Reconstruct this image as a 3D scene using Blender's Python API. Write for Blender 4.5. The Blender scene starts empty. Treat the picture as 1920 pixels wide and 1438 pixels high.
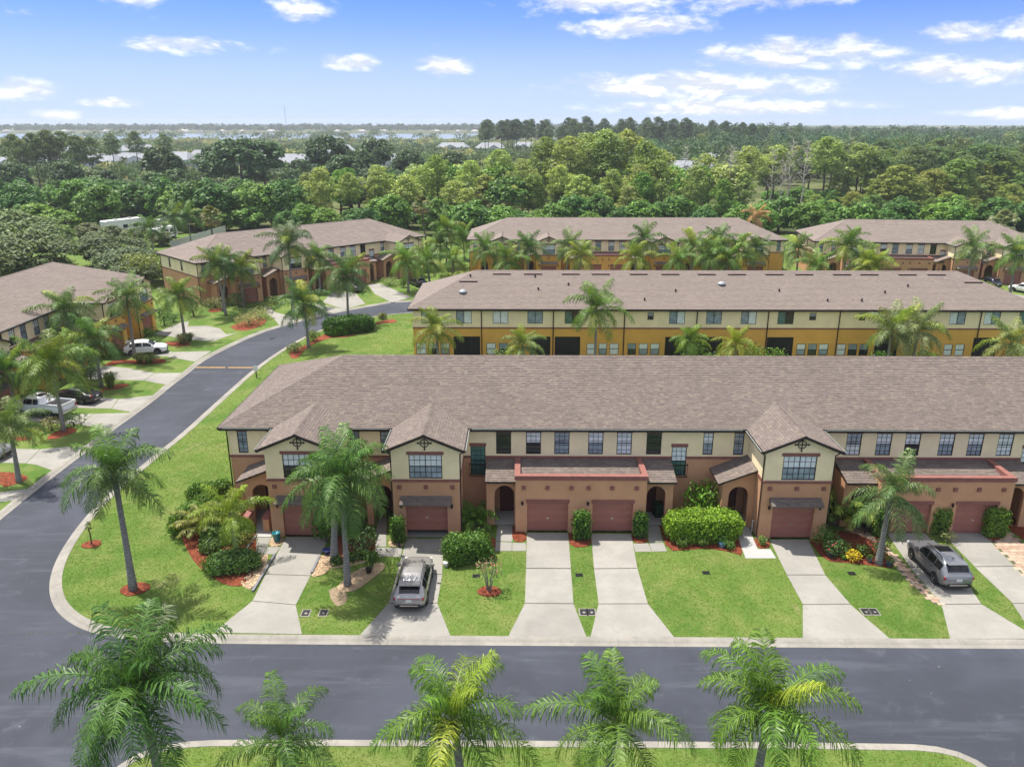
import bpy, math, random
import numpy as np
from mathutils import Vector, Matrix
R_=math.radians
rnd=random.Random(7)
rng=np.random.default_rng(7)
S=bpy.context.scene
COL=S.collection

# ------------------------------------------------------------------ camera
cam=bpy.data.cameras.new('camera'); camo=bpy.data.objects.new('camera',cam); COL.objects.link(camo)
cam.sensor_width=36; cam.lens=36*1480/1920; cam.clip_end=12000; cam.clip_start=.5
camo.location=(0,0,26); camo.rotation_euler=(R_(90-18.249),0,R_(.57))
S.camera=camo
# ------------------------------------------------------------------ sun, sky, exposure
SUN=Vector((-.34,.26,1)).normalized()          # direction towards the sun
sl=bpy.data.lights.new('sun','SUN'); sl.energy=2.0; sl.angle=R_(.6); sl.color=(1,.94,.84)
so=bpy.data.objects.new('sun',sl); COL.objects.link(so)
so.rotation_euler=SUN.to_track_quat('Z','Y').to_euler(); so.location=(0,0,60)
SKY_STRENGTH=.15
S.view_settings.view_transform='Standard'; S.view_settings.look='None'
S.view_settings.exposure=1.92; S.view_settings.gamma=1; S.view_settings.use_curve_mapping=False
S.render.engine='CYCLES'
S.cycles.max_bounces=6; S.cycles.diffuse_bounces=3; S.cycles.glossy_bounces=2; S.cycles.transmission_bounces=3
S.cycles.transparent_max_bounces=6; S.cycles.volume_bounces=0; S.cycles.use_denoising=True
S.cycles.sample_clamp_indirect=4

class NT:
    "small node-tree helper"
    def __init__(s,t): s.t=t; s.n=t.nodes; s.l=t.links
    def new(s,k,**kw):
        n=s.n.new(k)
        for a,b in kw.items(): setattr(n,a,b)
        return n
    def link(s,a,b): s.l.new(a,b)
    def put(s,sock,v):
        if isinstance(v,bpy.types.NodeSocket): s.link(v,sock)
        elif v is not None:
            if hasattr(sock.default_value,'__len__') and not hasattr(v,'__len__'): v=(v,v,v,1)[:len(sock.default_value)]
            if hasattr(v,'__len__') and len(v)==3 and len(sock.default_value)==4: v=(*v,1)
            sock.default_value=v
    def m(s,op,a,b=None,c=None,clamp=False):
        n=s.new('ShaderNodeMath',operation=op); n.use_clamp=clamp
        for i,v in enumerate((a,b,c)):
            if v is not None: s.put(n.inputs[i],v)
        return n.outputs[0]
    def vm(s,op,a,b=None):
        n=s.new('ShaderNodeVectorMath',operation=op); s.put(n.inputs[0],a)
        if b is not None: s.put(n.inputs[1],b)
        return n.outputs[0]
    def mix(s,f,a,b,mode='MIX'):
        n=s.new('ShaderNodeMix',data_type='RGBA',blend_type=mode)
        s.put(n.inputs[0],f); s.put(n.inputs[6],a); s.put(n.inputs[7],b); return n.outputs[2]
    def noise(s,vec,scale,detail=3,rough=.55,dist=0.):
        n=s.new('ShaderNodeTexNoise'); s.put(n.inputs['Vector'],vec)
        n.inputs['Scale'].default_value=scale; n.inputs['Detail'].default_value=detail
        n.inputs['Roughness'].default_value=rough; n.inputs['Distortion'].default_value=dist
        return n.outputs[0]
    def ramp(s,f,lo,hi,a=0.,b=1.):
        n=s.new('ShaderNodeMapRange'); n.interpolation_type='SMOOTHSTEP'
        s.put(n.inputs[0],f); n.inputs[1].default_value=lo; n.inputs[2].default_value=hi
        n.inputs[3].default_value=a; n.inputs[4].default_value=b; return n.outputs[0]

W=bpy.data.worlds.new('World'); S.world=W; W.use_nodes=True
def build_sky():
    k=NT(W.node_tree); k.n.clear()
    out=k.new('ShaderNodeOutputWorld'); bg=k.new('ShaderNodeBackground'); k.link(bg.outputs[0],out.inputs[0])
    sky=k.new('ShaderNodeTexSky',sky_type='NISHITA'); sky.sun_disc=False
    sky.sun_elevation=math.asin(SUN.z); sky.sun_rotation=math.atan2(SUN.x,SUN.y)
    sky.air_density=1.0; sky.dust_density=.6; sky.ozone_density=2.2; sky.altitude=20
    tc=k.new('ShaderNodeTexCoord'); d=tc.outputs['Generated']
    sx=k.new('ShaderNodeSeparateXYZ'); k.link(d,sx.inputs[0]); X,Y,Z=sx.outputs
    az=k.m('ARCTAN2',X,Y); el=k.m('ARCSINE',Z)
    cv=k.new('ShaderNodeCombineXYZ'); k.link(az,cv.inputs[0]); k.put(cv.inputs[1],k.m('MULTIPLY',el,2.6))
    wisp=k.noise(cv.outputs[0],16,6,.62,.25); fine=k.noise(cv.outputs[0],52,4,.6,.1)
    # banks of fair-weather cloud: (azimuth, elevation, half width, half height) in degrees
    banks=[(-24.2,7.6,2.6,1.0),(-14.2,7.2,2.1,1.1),(-21.6,4.6,3.6,.55),(-11.3,3.8,2.1,.6),(-5.2,3.6,2.0,.65),
      (-33.0,1.9,4.2,.75),(-35.5,.6,2.4,.5),(-29.2,.5,1.4,.35),(-26.2,1.2,2.0,.35),
      (5.5,7.9,7.0,1.3),(14.5,8.2,7.5,1.5),(7.4,6.0,4.6,.75),(11.5,2.3,9.6,.95),(13.5,1.0,9.0,.6),(18,4.2,6.4,1.0),(27.6,3.0,3.8,.9),
      (26.9,5.0,2.0,.7),(31.5,5.2,2.6,.75),(20.9,5.0,1.1,.4),(33.2,8.6,3.0,.9),(33.0,.6,6.0,.4),(-6,9.6,4,1),(24,8.9,1.6,.4)]
    dens=None
    for a,e,w,h in banks:
        u=k.m('DIVIDE',k.m('SUBTRACT',az,R_(a)),R_(w)); v=k.m('DIVIDE',k.m('SUBTRACT',el,R_(e)),R_(h))
        r=k.m('SUBTRACT',1,k.m('ADD',k.m('MULTIPLY',u,u),k.m('MULTIPLY',v,v)))
        dens=r if dens is None else k.m('SMOOTH_MAX',dens,r,.25)
    dens=k.m('MAXIMUM',dens,-.8)
    loose=k.noise(cv.outputs[0],3.2,5,.55,.2)                      # denser unseen cloud, added overhead to fill the shaded fronts with light
    loose=k.m('MULTIPLY',k.ramp(loose,.28,.46,-.8,1.0),1)
    above=k.ramp(el,R_(10),R_(16))
    dens=k.m('MAXIMUM',dens,k.m('SUBTRACT',k.m('MULTIPLY',k.m('ADD',loose,.8),above),.8))
    tex=k.m('ADD',k.m('MULTIPLY',k.m('SUBTRACT',wisp,.5),3.8),k.m('MULTIPLY',k.m('SUBTRACT',fine,.5),1.3))
    dd=k.m('ADD',dens,tex)
    alpha=k.m('MULTIPLY',k.ramp(dd,-.3,1.25),.88)
    cv2=k.new('ShaderNodeCombineXYZ'); k.link(az,cv2.inputs[0]); k.put(cv2.inputs[1],k.m('MULTIPLY',k.m('ADD',el,R_(.35)),2.6))
    up=k.noise(cv2.outputs[0],16,6,.62,.25)
    lit=k.ramp(k.m('SUBTRACT',wisp,up),-.06,.09,0,1)               # lit tops, greyer undersides
    body=k.mix(lit,(1.5,1.55,1.66),(2.25,2.24,2.2))
    tint=k.mix(1.,sky.outputs[0],(.104,.148,.292),'MULTIPLY')
    low=k.ramp(el,0,R_(8.0),.85,0)
    tint=k.mix(low,tint,(1.22,1.50,1.95))
    fin=k.mix(alpha,tint,body)
    k.link(fin,bg.inputs[0]); bg.inputs[1].default_value=SKY_STRENGTH
build_sky()

# ------------------------------------------------------------------ materials
MATS={}
def M(name,col,rough=.8,var=.12,scale=3.,bump=0.,bscale=40.,metal=0.,spec=.3,obj=False,coat=0.,trans=0.,custom=None):
    if name in MATS: return MATS[name]
    m=bpy.data.materials.new(name); m.use_nodes=True; k=NT(m.node_tree)
    p=k.n['Principled BSDF']; p.inputs['Roughness'].default_value=rough; p.inputs['Metallic'].default_value=metal
    p.inputs['Specular IOR Level'].default_value=spec; p.inputs['Coat Weight'].default_value=coat
    tc=k.new('ShaderNodeTexCoord'); v=tc.outputs['Object']
    c=tuple(col)
    if custom: custom(k,p,v,c)
    else:
        if var:
            n=k.noise(v,scale,5,.6)
            c=k.mix(k.ramp(n,.3,.7),tuple(x*(1-var) for x in col),tuple(min(1,x*(1+var)) for x in col))
        k.put(p.inputs['Base Color'],c)
        if bump:
            b=k.new('ShaderNodeBump'); b.inputs['Strength'].default_value=bump; b.inputs['Distance'].default_value=.02
            k.link(k.noise(v,bscale,3),b.inputs['Height']); k.link(b.outputs[0],p.inputs['Normal'])
    MATS[name]=m; return m

def stucco(name,col):
    def f(k,p,v,c):
        a=k.noise(v,.7,4,.6); b=k.noise(v,9,4,.6)
        st=k.new('ShaderNodeMapping'); st.inputs['Scale'].default_value=(2.2,2.2,.25); k.link(v,st.inputs[0])
        s=k.noise(st.outputs[0],1.6,4,.6)
        x=k.mix(k.ramp(a,.3,.7),tuple(q*.93 for q in c),tuple(q*1.06 for q in c))
        x=k.mix(k.ramp(b,.35,.75,0,.25),x,tuple(q*.86 for q in c))
        x=k.mix(k.ramp(s,.55,.8,0,.30),x,tuple(q*.78 for q in c))
        k.put(p.inputs['Base Color'],x)
        bp=k.new('ShaderNodeBump'); bp.inputs['Strength'].default_value=.35; bp.inputs['Distance'].default_value=.01
        k.link(k.noise(v,60,2),bp.inputs['Height']); k.link(bp.outputs[0],p.inputs['Normal'])
    return M(name,col,.9,custom=f,spec=.15)
def concrete(name,col,stain=.25,marks=True):
    def f(k,p,v,c):
        a=k.noise(v,.45,5,.65); b=k.noise(v,3,5,.7); g=k.noise(v,45,2,.5)
        x=k.mix(k.ramp(a,.35,.7),tuple(q*(1-stain*.55) for q in c),tuple(q*1.05 for q in c))
        x=k.mix(k.ramp(b,.48,.74,0,.6),x,tuple(q*(1-stain) for q in c))
        x=k.mix(k.ramp(g,.3,.7,0,.16),x,tuple(q*.75 for q in c))
        if marks:
            oi=k.new('ShaderNodeObjectInfo')
            x=k.mix(k.m('MULTIPLY',oi.outputs['Random'],.22),x,tuple(q*.72 for q in c))
            s=k.noise(v,.22,3,.5,.6); x=k.mix(k.ramp(s,.55,.70,0,.30),x,(.15,.145,.135))
        k.put(p.inputs['Base Color'],x)
        bp=k.new('ShaderNodeBump'); bp.inputs['Strength'].default_value=.25; bp.inputs['Distance'].default_value=.01
        k.link(g,bp.inputs['Height']); k.link(bp.outputs[0],p.inputs['Normal'])
    return M(name,col,.85,custom=f,spec=.25)
def foliage(name,trans=.35,rough=.55,spread=.35,tint=False):
    "leaf colour comes from the object's own colour, varied leaf by leaf"
    if name in MATS: return MATS[name]
    m=bpy.data.materials.new(name); m.use_nodes=True; k=NT(m.node_tree); p=k.n['Principled BSDF']
    oi=k.new('ShaderNodeObjectInfo'); g=k.new('ShaderNodeNewGeometry')
    ri=g.outputs['Random Per Island']
    c=k.mix(1.,oi.outputs['Color'],k.mix(ri,(1-spread,1-spread,1-spread*.6),(1+spread*1.25,1+spread,1+spread*.2)),'MULTIPLY')
    c=k.mix(1.,c,k.mix(oi.outputs['Random'],(.84,.88,.9),(1.16,1.12,1.05)),'MULTIPLY')
    if tint:
        at=k.new('ShaderNodeAttribute',attribute_name='tree_tint'); c=k.mix(1.,c,at.outputs['Color'],'MULTIPLY')
    k.put(p.inputs['Base Color'],c); p.inputs['Roughness'].default_value=rough; p.inputs['Specular IOR Level'].default_value=.28
    t=k.new('ShaderNodeBsdfTranslucent'); k.put(t.inputs[0],k.mix(1.,c,(1.25,1.35,.5),'MULTIPLY'))
    mx=k.new('ShaderNodeMixShader'); mx.inputs[0].default_value=trans
    k.link(p.outputs[0],mx.inputs[1]); k.link(t.outputs[0],mx.inputs[2])
    k.link(mx.outputs[0],k.n['Material Output'].inputs[0]); MATS[name]=m; return m
def shingle(name,cols):
    def f(k,p,v,c):
        g=k.new('ShaderNodeNewGeometry'); r=g.outputs['Random Per Island']
        cr=k.new('ShaderNodeValToRGB'); k.link(r,cr.inputs[0])
        e=cr.color_ramp.elements; e[0].position=0; e[0].color=(*cols[0],1); e[1].position=1; e[1].color=(*cols[-1],1)
        for i,cc in enumerate(cols[1:-1]):
            z=e.new((i+1)/(len(cols)-1)); z.color=(*cc,1)
        big=k.noise(v,.25,4,.6); x=k.mix(k.ramp(big,.3,.75,0,.28),cr.outputs[0],tuple(q*.8 for q in cols[0]))
        gr=k.noise(v,30,3,.7); x=k.mix(k.ramp(gr,.35,.7,0,.3),x,tuple(q*1.25 for q in cols[-1]))
        st=k.new('ShaderNodeMapping'); st.inputs['Scale'].default_value=(1.2,.12,.12); k.link(v,st.inputs[0])
        s=k.noise(st.outputs[0],1.2,4,.6); x=k.mix(k.ramp(s,.55,.8,0,.22),x,(.12,.105,.095))
        k.put(p.inputs['Base Color'],x)
    return M(name,cols[0],.92,custom=f,spec=.15)

CREAM=stucco('cream_stucco',(.88,.75,.49))
BROWN=stucco('brown_stucco',(.545,.305,.178))
OCHRE=stucco('ochre_stucco',(.70,.40,.10))
TRIM=M('maroon_trim',(.235,.098,.082),.75,.12,4)
GDOOR=M('garage_door_paint',(.34,.140,.108),.55,.08,2)
EDOOR=M('entry_door_paint',(.10,.03,.025),.5,.1)
FASCIA=M('dark_bronze',(.028,.020,.018),.5,.1,spec=.4)
SOFFIT=M('soffit',(.30,.24,.18),.8,.05)
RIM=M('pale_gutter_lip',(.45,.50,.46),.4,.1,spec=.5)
SH1=shingle('brown_shingles',[(.128,.105,.096),(.150,.123,.113),(.162,.134,.123),(.170,.141,.129),(.208,.174,.144)])
SH2=shingle('pinkish_brown_shingles',[(.190,.158,.141),(.202,.168,.150),(.212,.176,.157),(.226,.190,.166)])
GLASS_D=M('dark_window_glass',(.022,.030,.036),.07,.3,1.2,spec=.6)
GLASS_B=M('blind_behind_glass',(.72,.79,.82),.12,.12,2.,spec=.6)
GLASS_M=M('grey_window_glass',(.27,.345,.41),.08,.3,1.5,spec=.6)
GLASS_T=M('teal_window_glass',(.08,.18,.18),.08,.3,1.5,spec=.6)
MUNT=M('window_bronze',(.020,.018,.018),.5,0)
SCREEN=M('porch_screen_mesh',(.012,.013,.015),.6,.3,6)
IRON=M('black_iron',(.012,.011,.011),.5,0)
STEEL=M('bright_handle',(.55,.53,.50),.35,0,metal=.8)
CONC=concrete('driveway_concrete',tuple(1.1*q for q in (0.278,0.268,0.244)))
WALKC=concrete('walk_concrete',(0.278,0.270,0.248),.15)
PORCHC=concrete('painted_porch_concrete',(0.383,0.383,0.378),.1,False)
KERBC=concrete('kerb_concrete',(0.296,0.280,0.248),.42,False)
JOINT=M('joint_dirt',(.09,.08,.07),.95,.3,8)
def asph(k,p,v,c):
    a=k.noise(v,.13,5,.65,.5); b=k.noise(v,.55,7,.75,.3); s=k.new('ShaderNodeTexVoronoi'); s.inputs['Scale'].default_value=1.5; k.link(v,s.inputs['Vector'])
    mp=k.new('ShaderNodeMapping'); mp.inputs['Scale'].default_value=(.10,1.0,1); mp.inputs['Rotation'].default_value=(0,0,.12); k.link(v,mp.inputs[0])
    st=k.noise(mp.outputs[0],.9,6,.7,.4); g=k.noise(v,60,3,.7)
    x=k.mix(k.ramp(a,.34,.68),(0.033,0.039,0.053),(0.055,0.063,0.086))
    x=k.mix(k.ramp(st,.50,.70,0,.75),x,(0.078,0.088,0.112)); x=k.mix(k.ramp(b,.54,.72,0,.75),x,(0.087,0.098,0.121)); x=k.mix(k.ramp(b,.25,.42,.45,0),x,(0.031,0.035,0.046))
    x=k.mix(k.ramp(g,.35,.7,.4,0),x,(0.028,0.030,0.039))
    sp=k.ramp(s.outputs['Distance'],.02,.07,1,0); rn=k.new('ShaderNodeSeparateColor'); k.link(s.outputs['Color'],rn.inputs[0])
    x=k.mix(k.m('MULTIPLY',sp,k.ramp(rn.outputs[0],.80,.84,0,.75)),x,(0.386,0.377,0.350))
    k.put(p.inputs['Base Color'],x)
    bp=k.new('ShaderNodeBump'); bp.inputs['Strength'].default_value=.4; bp.inputs['Distance'].default_value=.01
    k.link(g,bp.inputs['Height']); k.link(bp.outputs[0],p.inputs['Normal'])
ASPH=M('asphalt',(.05,.05,.06),.8,custom=asph,spec=.35)
def lawnf(k,p,v,c):
    a=k.noise(v,.10,5,.62,.4); b=k.noise(v,.42,6,.68,.3); g=k.noise(v,9,6,.8); d=k.noise(v,.21,7,.74,.5); h=k.noise(v,45,3,.7); e=k.noise(v,1.7,5,.7,.2)
    x=k.mix(k.ramp(a,.36,.64),(.072,.148,.024),(.135,.205,.043))
    x=k.mix(k.ramp(b,.42,.66,0,.75),x,(.200,.228,.072))
    x=k.mix(k.ramp(e,.50,.72,0,.45),x,(.225,.235,.085))
    x=k.mix(k.ramp(e,.26,.42,.45,0),x,(.060,.118,.020))
    x=k.mix(k.ramp(d,.60,.70,0,.75),x,(.285,.252,.128))
    x=k.mix(k.ramp(g,.30,.70,.25,0),x,(.070,.120,.023))
    x=k.mix(k.ramp(h,.35,.7,.22,0),x,(.055,.095,.019))
    k.put(p.inputs['Base Color'],x)
    bp=k.new('ShaderNodeBump'); bp.inputs['Strength'].default_value=.5; bp.inputs['Distance'].default_value=.04
    k.link(h,bp.inputs['Height']); k.link(bp.outputs[0],p.inputs['Normal'])
LAWN=M('lawn_turf',(.1,.18,.03),.9,custom=lawnf,spec=.1)
def wildf(k,p,v,c):
    a=k.noise(v,.012,6,.6,.3); b=k.noise(v,.11,5,.7)
    x=k.mix(k.ramp(a,.38,.62),(.045,.062,.022),(.150,.165,.070)); x=k.mix(k.ramp(b,.4,.75,0,.6),x,(.055,.075,.022))
    k.put(p.inputs['Base Color'],x)
WILD=M('wild_ground',(.08,.1,.04),.95,custom=wildf,spec=.05)
def chipf(base,lo,hi):
    def f(k,p,v,c):
        g=k.new('ShaderNodeNewGeometry'); n=k.noise(v,18,4,.8); n2=k.noise(v,2,3)
        x=k.mix(g.outputs['Random Per Island'],lo,hi); x=k.mix(k.ramp(n,.35,.7,0,.6),x,tuple(q*.55 for q in lo)); x=k.mix(k.ramp(n2,.4,.8,0,.35),x,hi)
        k.put(p.inputs['Base Color'],x)
        bp=k.new('ShaderNodeBump'); bp.inputs['Strength'].default_value=.9; bp.inputs['Distance'].default_value=.04
        k.link(n,bp.inputs['Height']); k.link(bp.outputs[0],p.inputs['Normal'])
    return f
MULCH=M('red_mulch',(.3,.06,.025),.95,custom=chipf(0,(.165,.042,.022),(.27,.082,.045)),spec=.1)
PEBBLE=M('tan_pebbles',(.5,.38,.22),.8,custom=chipf(0,(.34,.22,.12),(.66,.52,.36)),spec=.3)
SOIL=M('bare_soil',(.24,.185,.12),.95,.3,6,.5,20)
def paverf(k,p,v,c):
    g=k.new('ShaderNodeObjectInfo'); n=k.noise(v,6,4,.7)
    x=k.mix(g.outputs['Random'],(.33,.22,.155),(.47,.36,.27)); x=k.mix(k.ramp(n,.4,.75,0,.5),x,(.28,.22,.18)); k.put(p.inputs['Base Color'],x)
PAVER=M('tan_pavers',(.4,.3,.2),.85,custom=paverf)
def barkf(k,p,v,c):
    s=k.new('ShaderNodeSeparateXYZ'); k.link(v,s.inputs[0]); n=k.noise(v,7,4,.7)
    z=k.m('ADD',k.m('MULTIPLY',s.outputs[2],34),k.m('MULTIPLY',n,7)); r=k.m('SINE',z)
    x=k.mix(k.ramp(n,.3,.7),(.17,.165,.155),(.31,.305,.295)); x=k.mix(k.ramp(r,.55,.95,0,.6),x,(.10,.095,.088)); k.put(p.inputs['Base Color'],x)
PALMBARK=M('ringed_palm_bark',(.25,.24,.23),.9,custom=barkf,spec=.1)
BARK=M('tree_bark',(.105,.082,.065),.95,.4,2.5,.8,12,spec=.1)
DEADWOOD=M('bleached_dead_wood',(.52,.47,.43),.9,.25,2)
PALMLEAF=foliage('palm_leaflets',.20,.45,.42)
LEAF=foliage('broad_leaves',.22,.55,.45)
FARLEAF=foliage('far_leaves',.2,.7,.14,True)
NEEDLE=foliage('pine_needles',.30,.6,.42)
GRASS=foliage('grass_blades',.30,.7,.45)
YELLOW=M('yellow_road_paint',(.44,.26,.08),.8,.25,6)
WHITEP=M('white_paint',(.72,.72,.70),.55,.06)
RUBBER=M('tyre_rubber',(.012,.012,.013),.8,0)
CLAD=M('black_cladding',(.016,.016,.018),.55,0)
TAIL=M('red_tail_lens',(.33,.008,.012),.15,0,spec=.6)
LENS=M('clear_head_lens',(.55,.58,.60),.1,0,spec=.7)
CARGLASS=M('tinted_car_glass',(.008,.010,.012),.05,0,spec=.6)
ALLOY=M('alloy_wheel',(.45,.46,.47),.3,0,metal=.7)
PLATE=M('number_plate',(.62,.66,.66),.4,.2,25)
def paint(name,col,metal=.35):
    return M(name,col,.32,.03,1,metal=metal,spec=.5,coat=.7)

# ------------------------------------------------------------------ mesh helpers
class MB:
    def __init__(s): s.v=[]; s.f=[]; s.mi=[]
    def face(s,pts,mi=0):
        n=len(s.v); s.v+= [tuple(p) for p in pts]; s.f.append(tuple(range(n,n+len(pts)))); s.mi.append(mi)
    def raw(s,vs,fs,mi=0):
        n=len(s.v); s.v+=[tuple(p) for p in vs]; s.f+=[tuple(i+n for i in f) for f in fs]; s.mi+=[mi]*len(fs)
    def box(s,x0,x1,y0,y1,z0,z1,mi=0,mat=None):
        vs=[(x,y,z) for z in (z0,z1) for y in (y0,y1) for x in (x0,x1)]
        if mat is not None: vs=[tuple(mat@Vector(p)) for p in vs]
        s.raw(vs,[(0,2,3,1),(4,5,7,6),(0,1,5,4),(2,6,7,3),(0,4,6,2),(1,3,7,5)],mi)
    def prism(s,poly,z0,z1,mi=0):
        n=len(poly); a=sum(poly[i][0]*poly[(i+1)%n][1]-poly[(i+1)%n][0]*poly[i][1] for i in range(n))
        if a<0: poly=poly[::-1]
        vs=[(p[0],p[1],z0) for p in poly]+[(p[0],p[1],z1) for p in poly]
        s.raw(vs,[tuple(range(n,2*n))]+[(i,(i+1)%n,n+(i+1)%n,n+i) for i in range(n)],mi)
    def tube(s,pts,rad,k=8,mi=0,caps=True):
        pts=[Vector(p) for p in pts]; m=len(pts)
        if not hasattr(rad,'__len__'): rad=[rad]*m
        vs=[]; prev=None
        for i,p in enumerate(pts):
            t=(pts[min(i+1,m-1)]-pts[max(i-1,0)]).normalized()
            if prev is None: a=t.orthogonal().normalized()
            else: a=(prev-t*prev.dot(t)).normalized()
            prev=a; b=t.cross(a)
            vs+=[p+(a*math.cos(2*math.pi*j/k)+b*math.sin(2*math.pi*j/k))*rad[i] for j in range(k)]
        fs=[(i*k+j,i*k+(j+1)%k,(i+1)*k+(j+1)%k,(i+1)*k+j) for i in range(m-1) for j in range(k)]
        if caps: fs+= [tuple(range(k))[::-1],tuple((m-1)*k+j for j in range(k))]
        s.raw(vs,fs,mi)
    def lathe(s,prof,k=16,mi=0,mat=None,cap=True):
        vs=[(r*math.cos(2*math.pi*j/k),r*math.sin(2*math.pi*j/k),z) for r,z in prof for j in range(k)]
        if mat is not None: vs=[tuple(mat@Vector(p)) for p in vs]
        m=len(prof); fs=[(i*k+j,i*k+(j+1)%k,(i+1)*k+(j+1)%k,(i+1)*k+j) for i in range(m-1) for j in range(k)]
        if cap: fs+=[tuple(range(k))[::-1],tuple((m-1)*k+j for j in range(k))]
        s.raw(vs,fs,mi)
    def mesh(s,name,mats,smooth=False):
        me=bpy.data.meshes.new(name); me.from_pydata(s.v,[],s.f)
        for m in (mats if isinstance(mats,(list,tuple)) else [mats]): me.materials.append(m)
        me.polygons.foreach_set('material_index',s.mi)
        if smooth: me.polygons.foreach_set('use_smooth',[True]*len(s.f))
        me.update(); return me
    def obj(s,name,mats,parent=None,smooth=False,**kw): return add(name,s.mesh(name,mats,smooth),parent,**kw)
def add(name,me,parent=None,loc=None,rot=None,**kw):
    o=bpy.data.objects.new(name,me); COL.objects.link(o)
    if parent: o.parent=parent
    if loc is not None: o.location=loc
    if rot is not None: o.rotation_euler=rot
    for a,b in kw.items(): o[a]=b
    return o
def empty(name,loc=(0,0,0),rz=0,**kw):
    o=add(name,None,None,loc,(0,0,rz),**kw); o.empty_display_size=.3; return o
def np_mesh(name,verts,quads,mat,smooth=False):
    "verts (N,3), quads (M,k) arrays"
    me=bpy.data.meshes.new(name); v=np.ascontiguousarray(verts,dtype=np.float32); q=np.ascontiguousarray(quads,dtype=np.int32); k=q.shape[1]
    me.vertices.add(len(v)); me.vertices.foreach_set('co',v.ravel())
    me.loops.add(q.size); me.loops.foreach_set('vertex_index',q.ravel())
    me.polygons.add(len(q)); me.polygons.foreach_set('loop_start',np.arange(0,q.size,k,dtype=np.int32))
    try: me.polygons.foreach_set('loop_total',np.full(len(q),k,dtype=np.int32))
    except Exception: pass
    me.materials.append(mat); me.update(calc_edges=True); me.validate(); return me
def unit(a): return a/np.maximum(np.linalg.norm(a,axis=-1,keepdims=True),1e-6)
def leaf_quads(P,N,size,aspect=1.6,jit=.6):
    n=len(P); N=unit(N+rng.normal(0,jit,(n,3))); t=unit(np.cross(N,rng.normal(0,1,(n,3)))); b=np.cross(N,t)
    s=(size*rng.uniform(.7,1.3,n))[:,None] if np.isscalar(size) else (size*rng.uniform(.7,1.3,n))[:,None]
    a=t*s*.5*aspect**.5; c=b*s*.5/aspect**.5
    V=np.stack([P-a,P-c*.9+a*.1,P+a,P+c*.9+a*.1],1).reshape(-1,3)
    return V,np.arange(4*n).reshape(-1,4)
def sph(n,zmin=-.5):
    d=unit(rng.normal(0,1,(n*3,3))); d=d[d[:,2]>zmin][:n]; return d
def inpoly(P,poly):
    x,y=P[:,0],P[:,1]; c=np.zeros(len(P),bool); n=len(poly); j=n-1
    for i in range(n):
        xi,yi=poly[i][:2]; xj,yj=poly[j][:2]
        h=((yi>y)!=(yj>y))&(x<(xj-xi)*(y-yi)/((yj-yi) if yj!=yi else 1e-9)+xi); c^=h; j=i
    return c
def scatter(poly,dens):
    xs=[p[0] for p in poly]; ys=[p[1] for p in poly]; a=(max(xs)-min(xs))*(max(ys)-min(ys))
    P=np.column_stack([rng.uniform(min(xs),max(xs),int(a*dens)+1),rng.uniform(min(ys),max(ys),int(a*dens)+1)])
    return P[inpoly(P,poly)]
# ------------------------------------------------------------------ building pieces
def urange(poly,v):
    us=[]
    for i in range(len(poly)):
        (u0,v0),(u1,v1)=poly[i],poly[(i+1)%len(poly)]
        if v0!=v1 and min(v0,v1)<=v<=max(v0,v1): us.append(u0+(u1-u0)*(v-v0)/(v1-v0))
    return (min(us),max(us)) if us else None
def shingles(mb,O,U,V,poly,course=.21,tab=.36):
    O,U,V=Vector(O),Vector(U).normalized(),Vector(V).normalized(); N=U.cross(V)
    if N.z<0: N=-N
    vmax=max(p[1] for p in poly); v=0
    while v<vmax-.03:
        r=urange(poly,min(v+course*.5,vmax-.005))
        if r:
            u=r[0]; off=rnd.uniform(.3,1)
            while u<r[1]-.02:
                w=tab*(off if off<1 else rnd.uniform(.7,1.35)); off=2
                e=min(u+w,r[1]); t=rnd.uniform(.018,.034); v1=min(v+course+.02,vmax)
                a=O+U*(u+.004)+V*v; b=O+U*(e-.004)+V*v; c=O+U*(e-.004)+V*v1; d=O+U*(u+.004)+V*v1
                n=len(mb.v)
                mb.v+=[a+N*.002,b+N*.002,b+N*t,a+N*t,c+N*.004,d+N*.004]
                mb.f+=[(n,n+1,n+2,n+3),(n+3,n+2,n+4,n+5),(n,n+3,n+5),(n+1,n+4,n+2)]; mb.mi+=[0]*4
                u=e
        v+=course
def ridge_caps(mb,a,b,side,step=.32,w=.16):
    a,b=Vector(a),Vector(b); d=(b-a); L=d.length; d/=L; s=Vector(side).normalized(); up=d.cross(s)
    if up.z<0: up=-up
    k=0
    while k<L-.05:
        p=a+d*k; q=a+d*min(k+step+.04,L); n=len(mb.v)
        mb.v+=[p-s*w-up*.03,p+up*.055,p+s*w-up*.03,q-s*w-up*.045,q+up*.03,q+s*w-up*.045]
        mb.f+=[(n,n+1,n+4,n+3),(n+1,n+2,n+5,n+4),(n,n+2,n+1)]; mb.mi+=[0]*3; k+=step
def P2(ox,oy,ang,s,dep,z):
    c,t=math.cos(ang),math.sin(ang); return (ox+s*c-dep*t,oy+s*t+dep*c,z)
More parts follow.
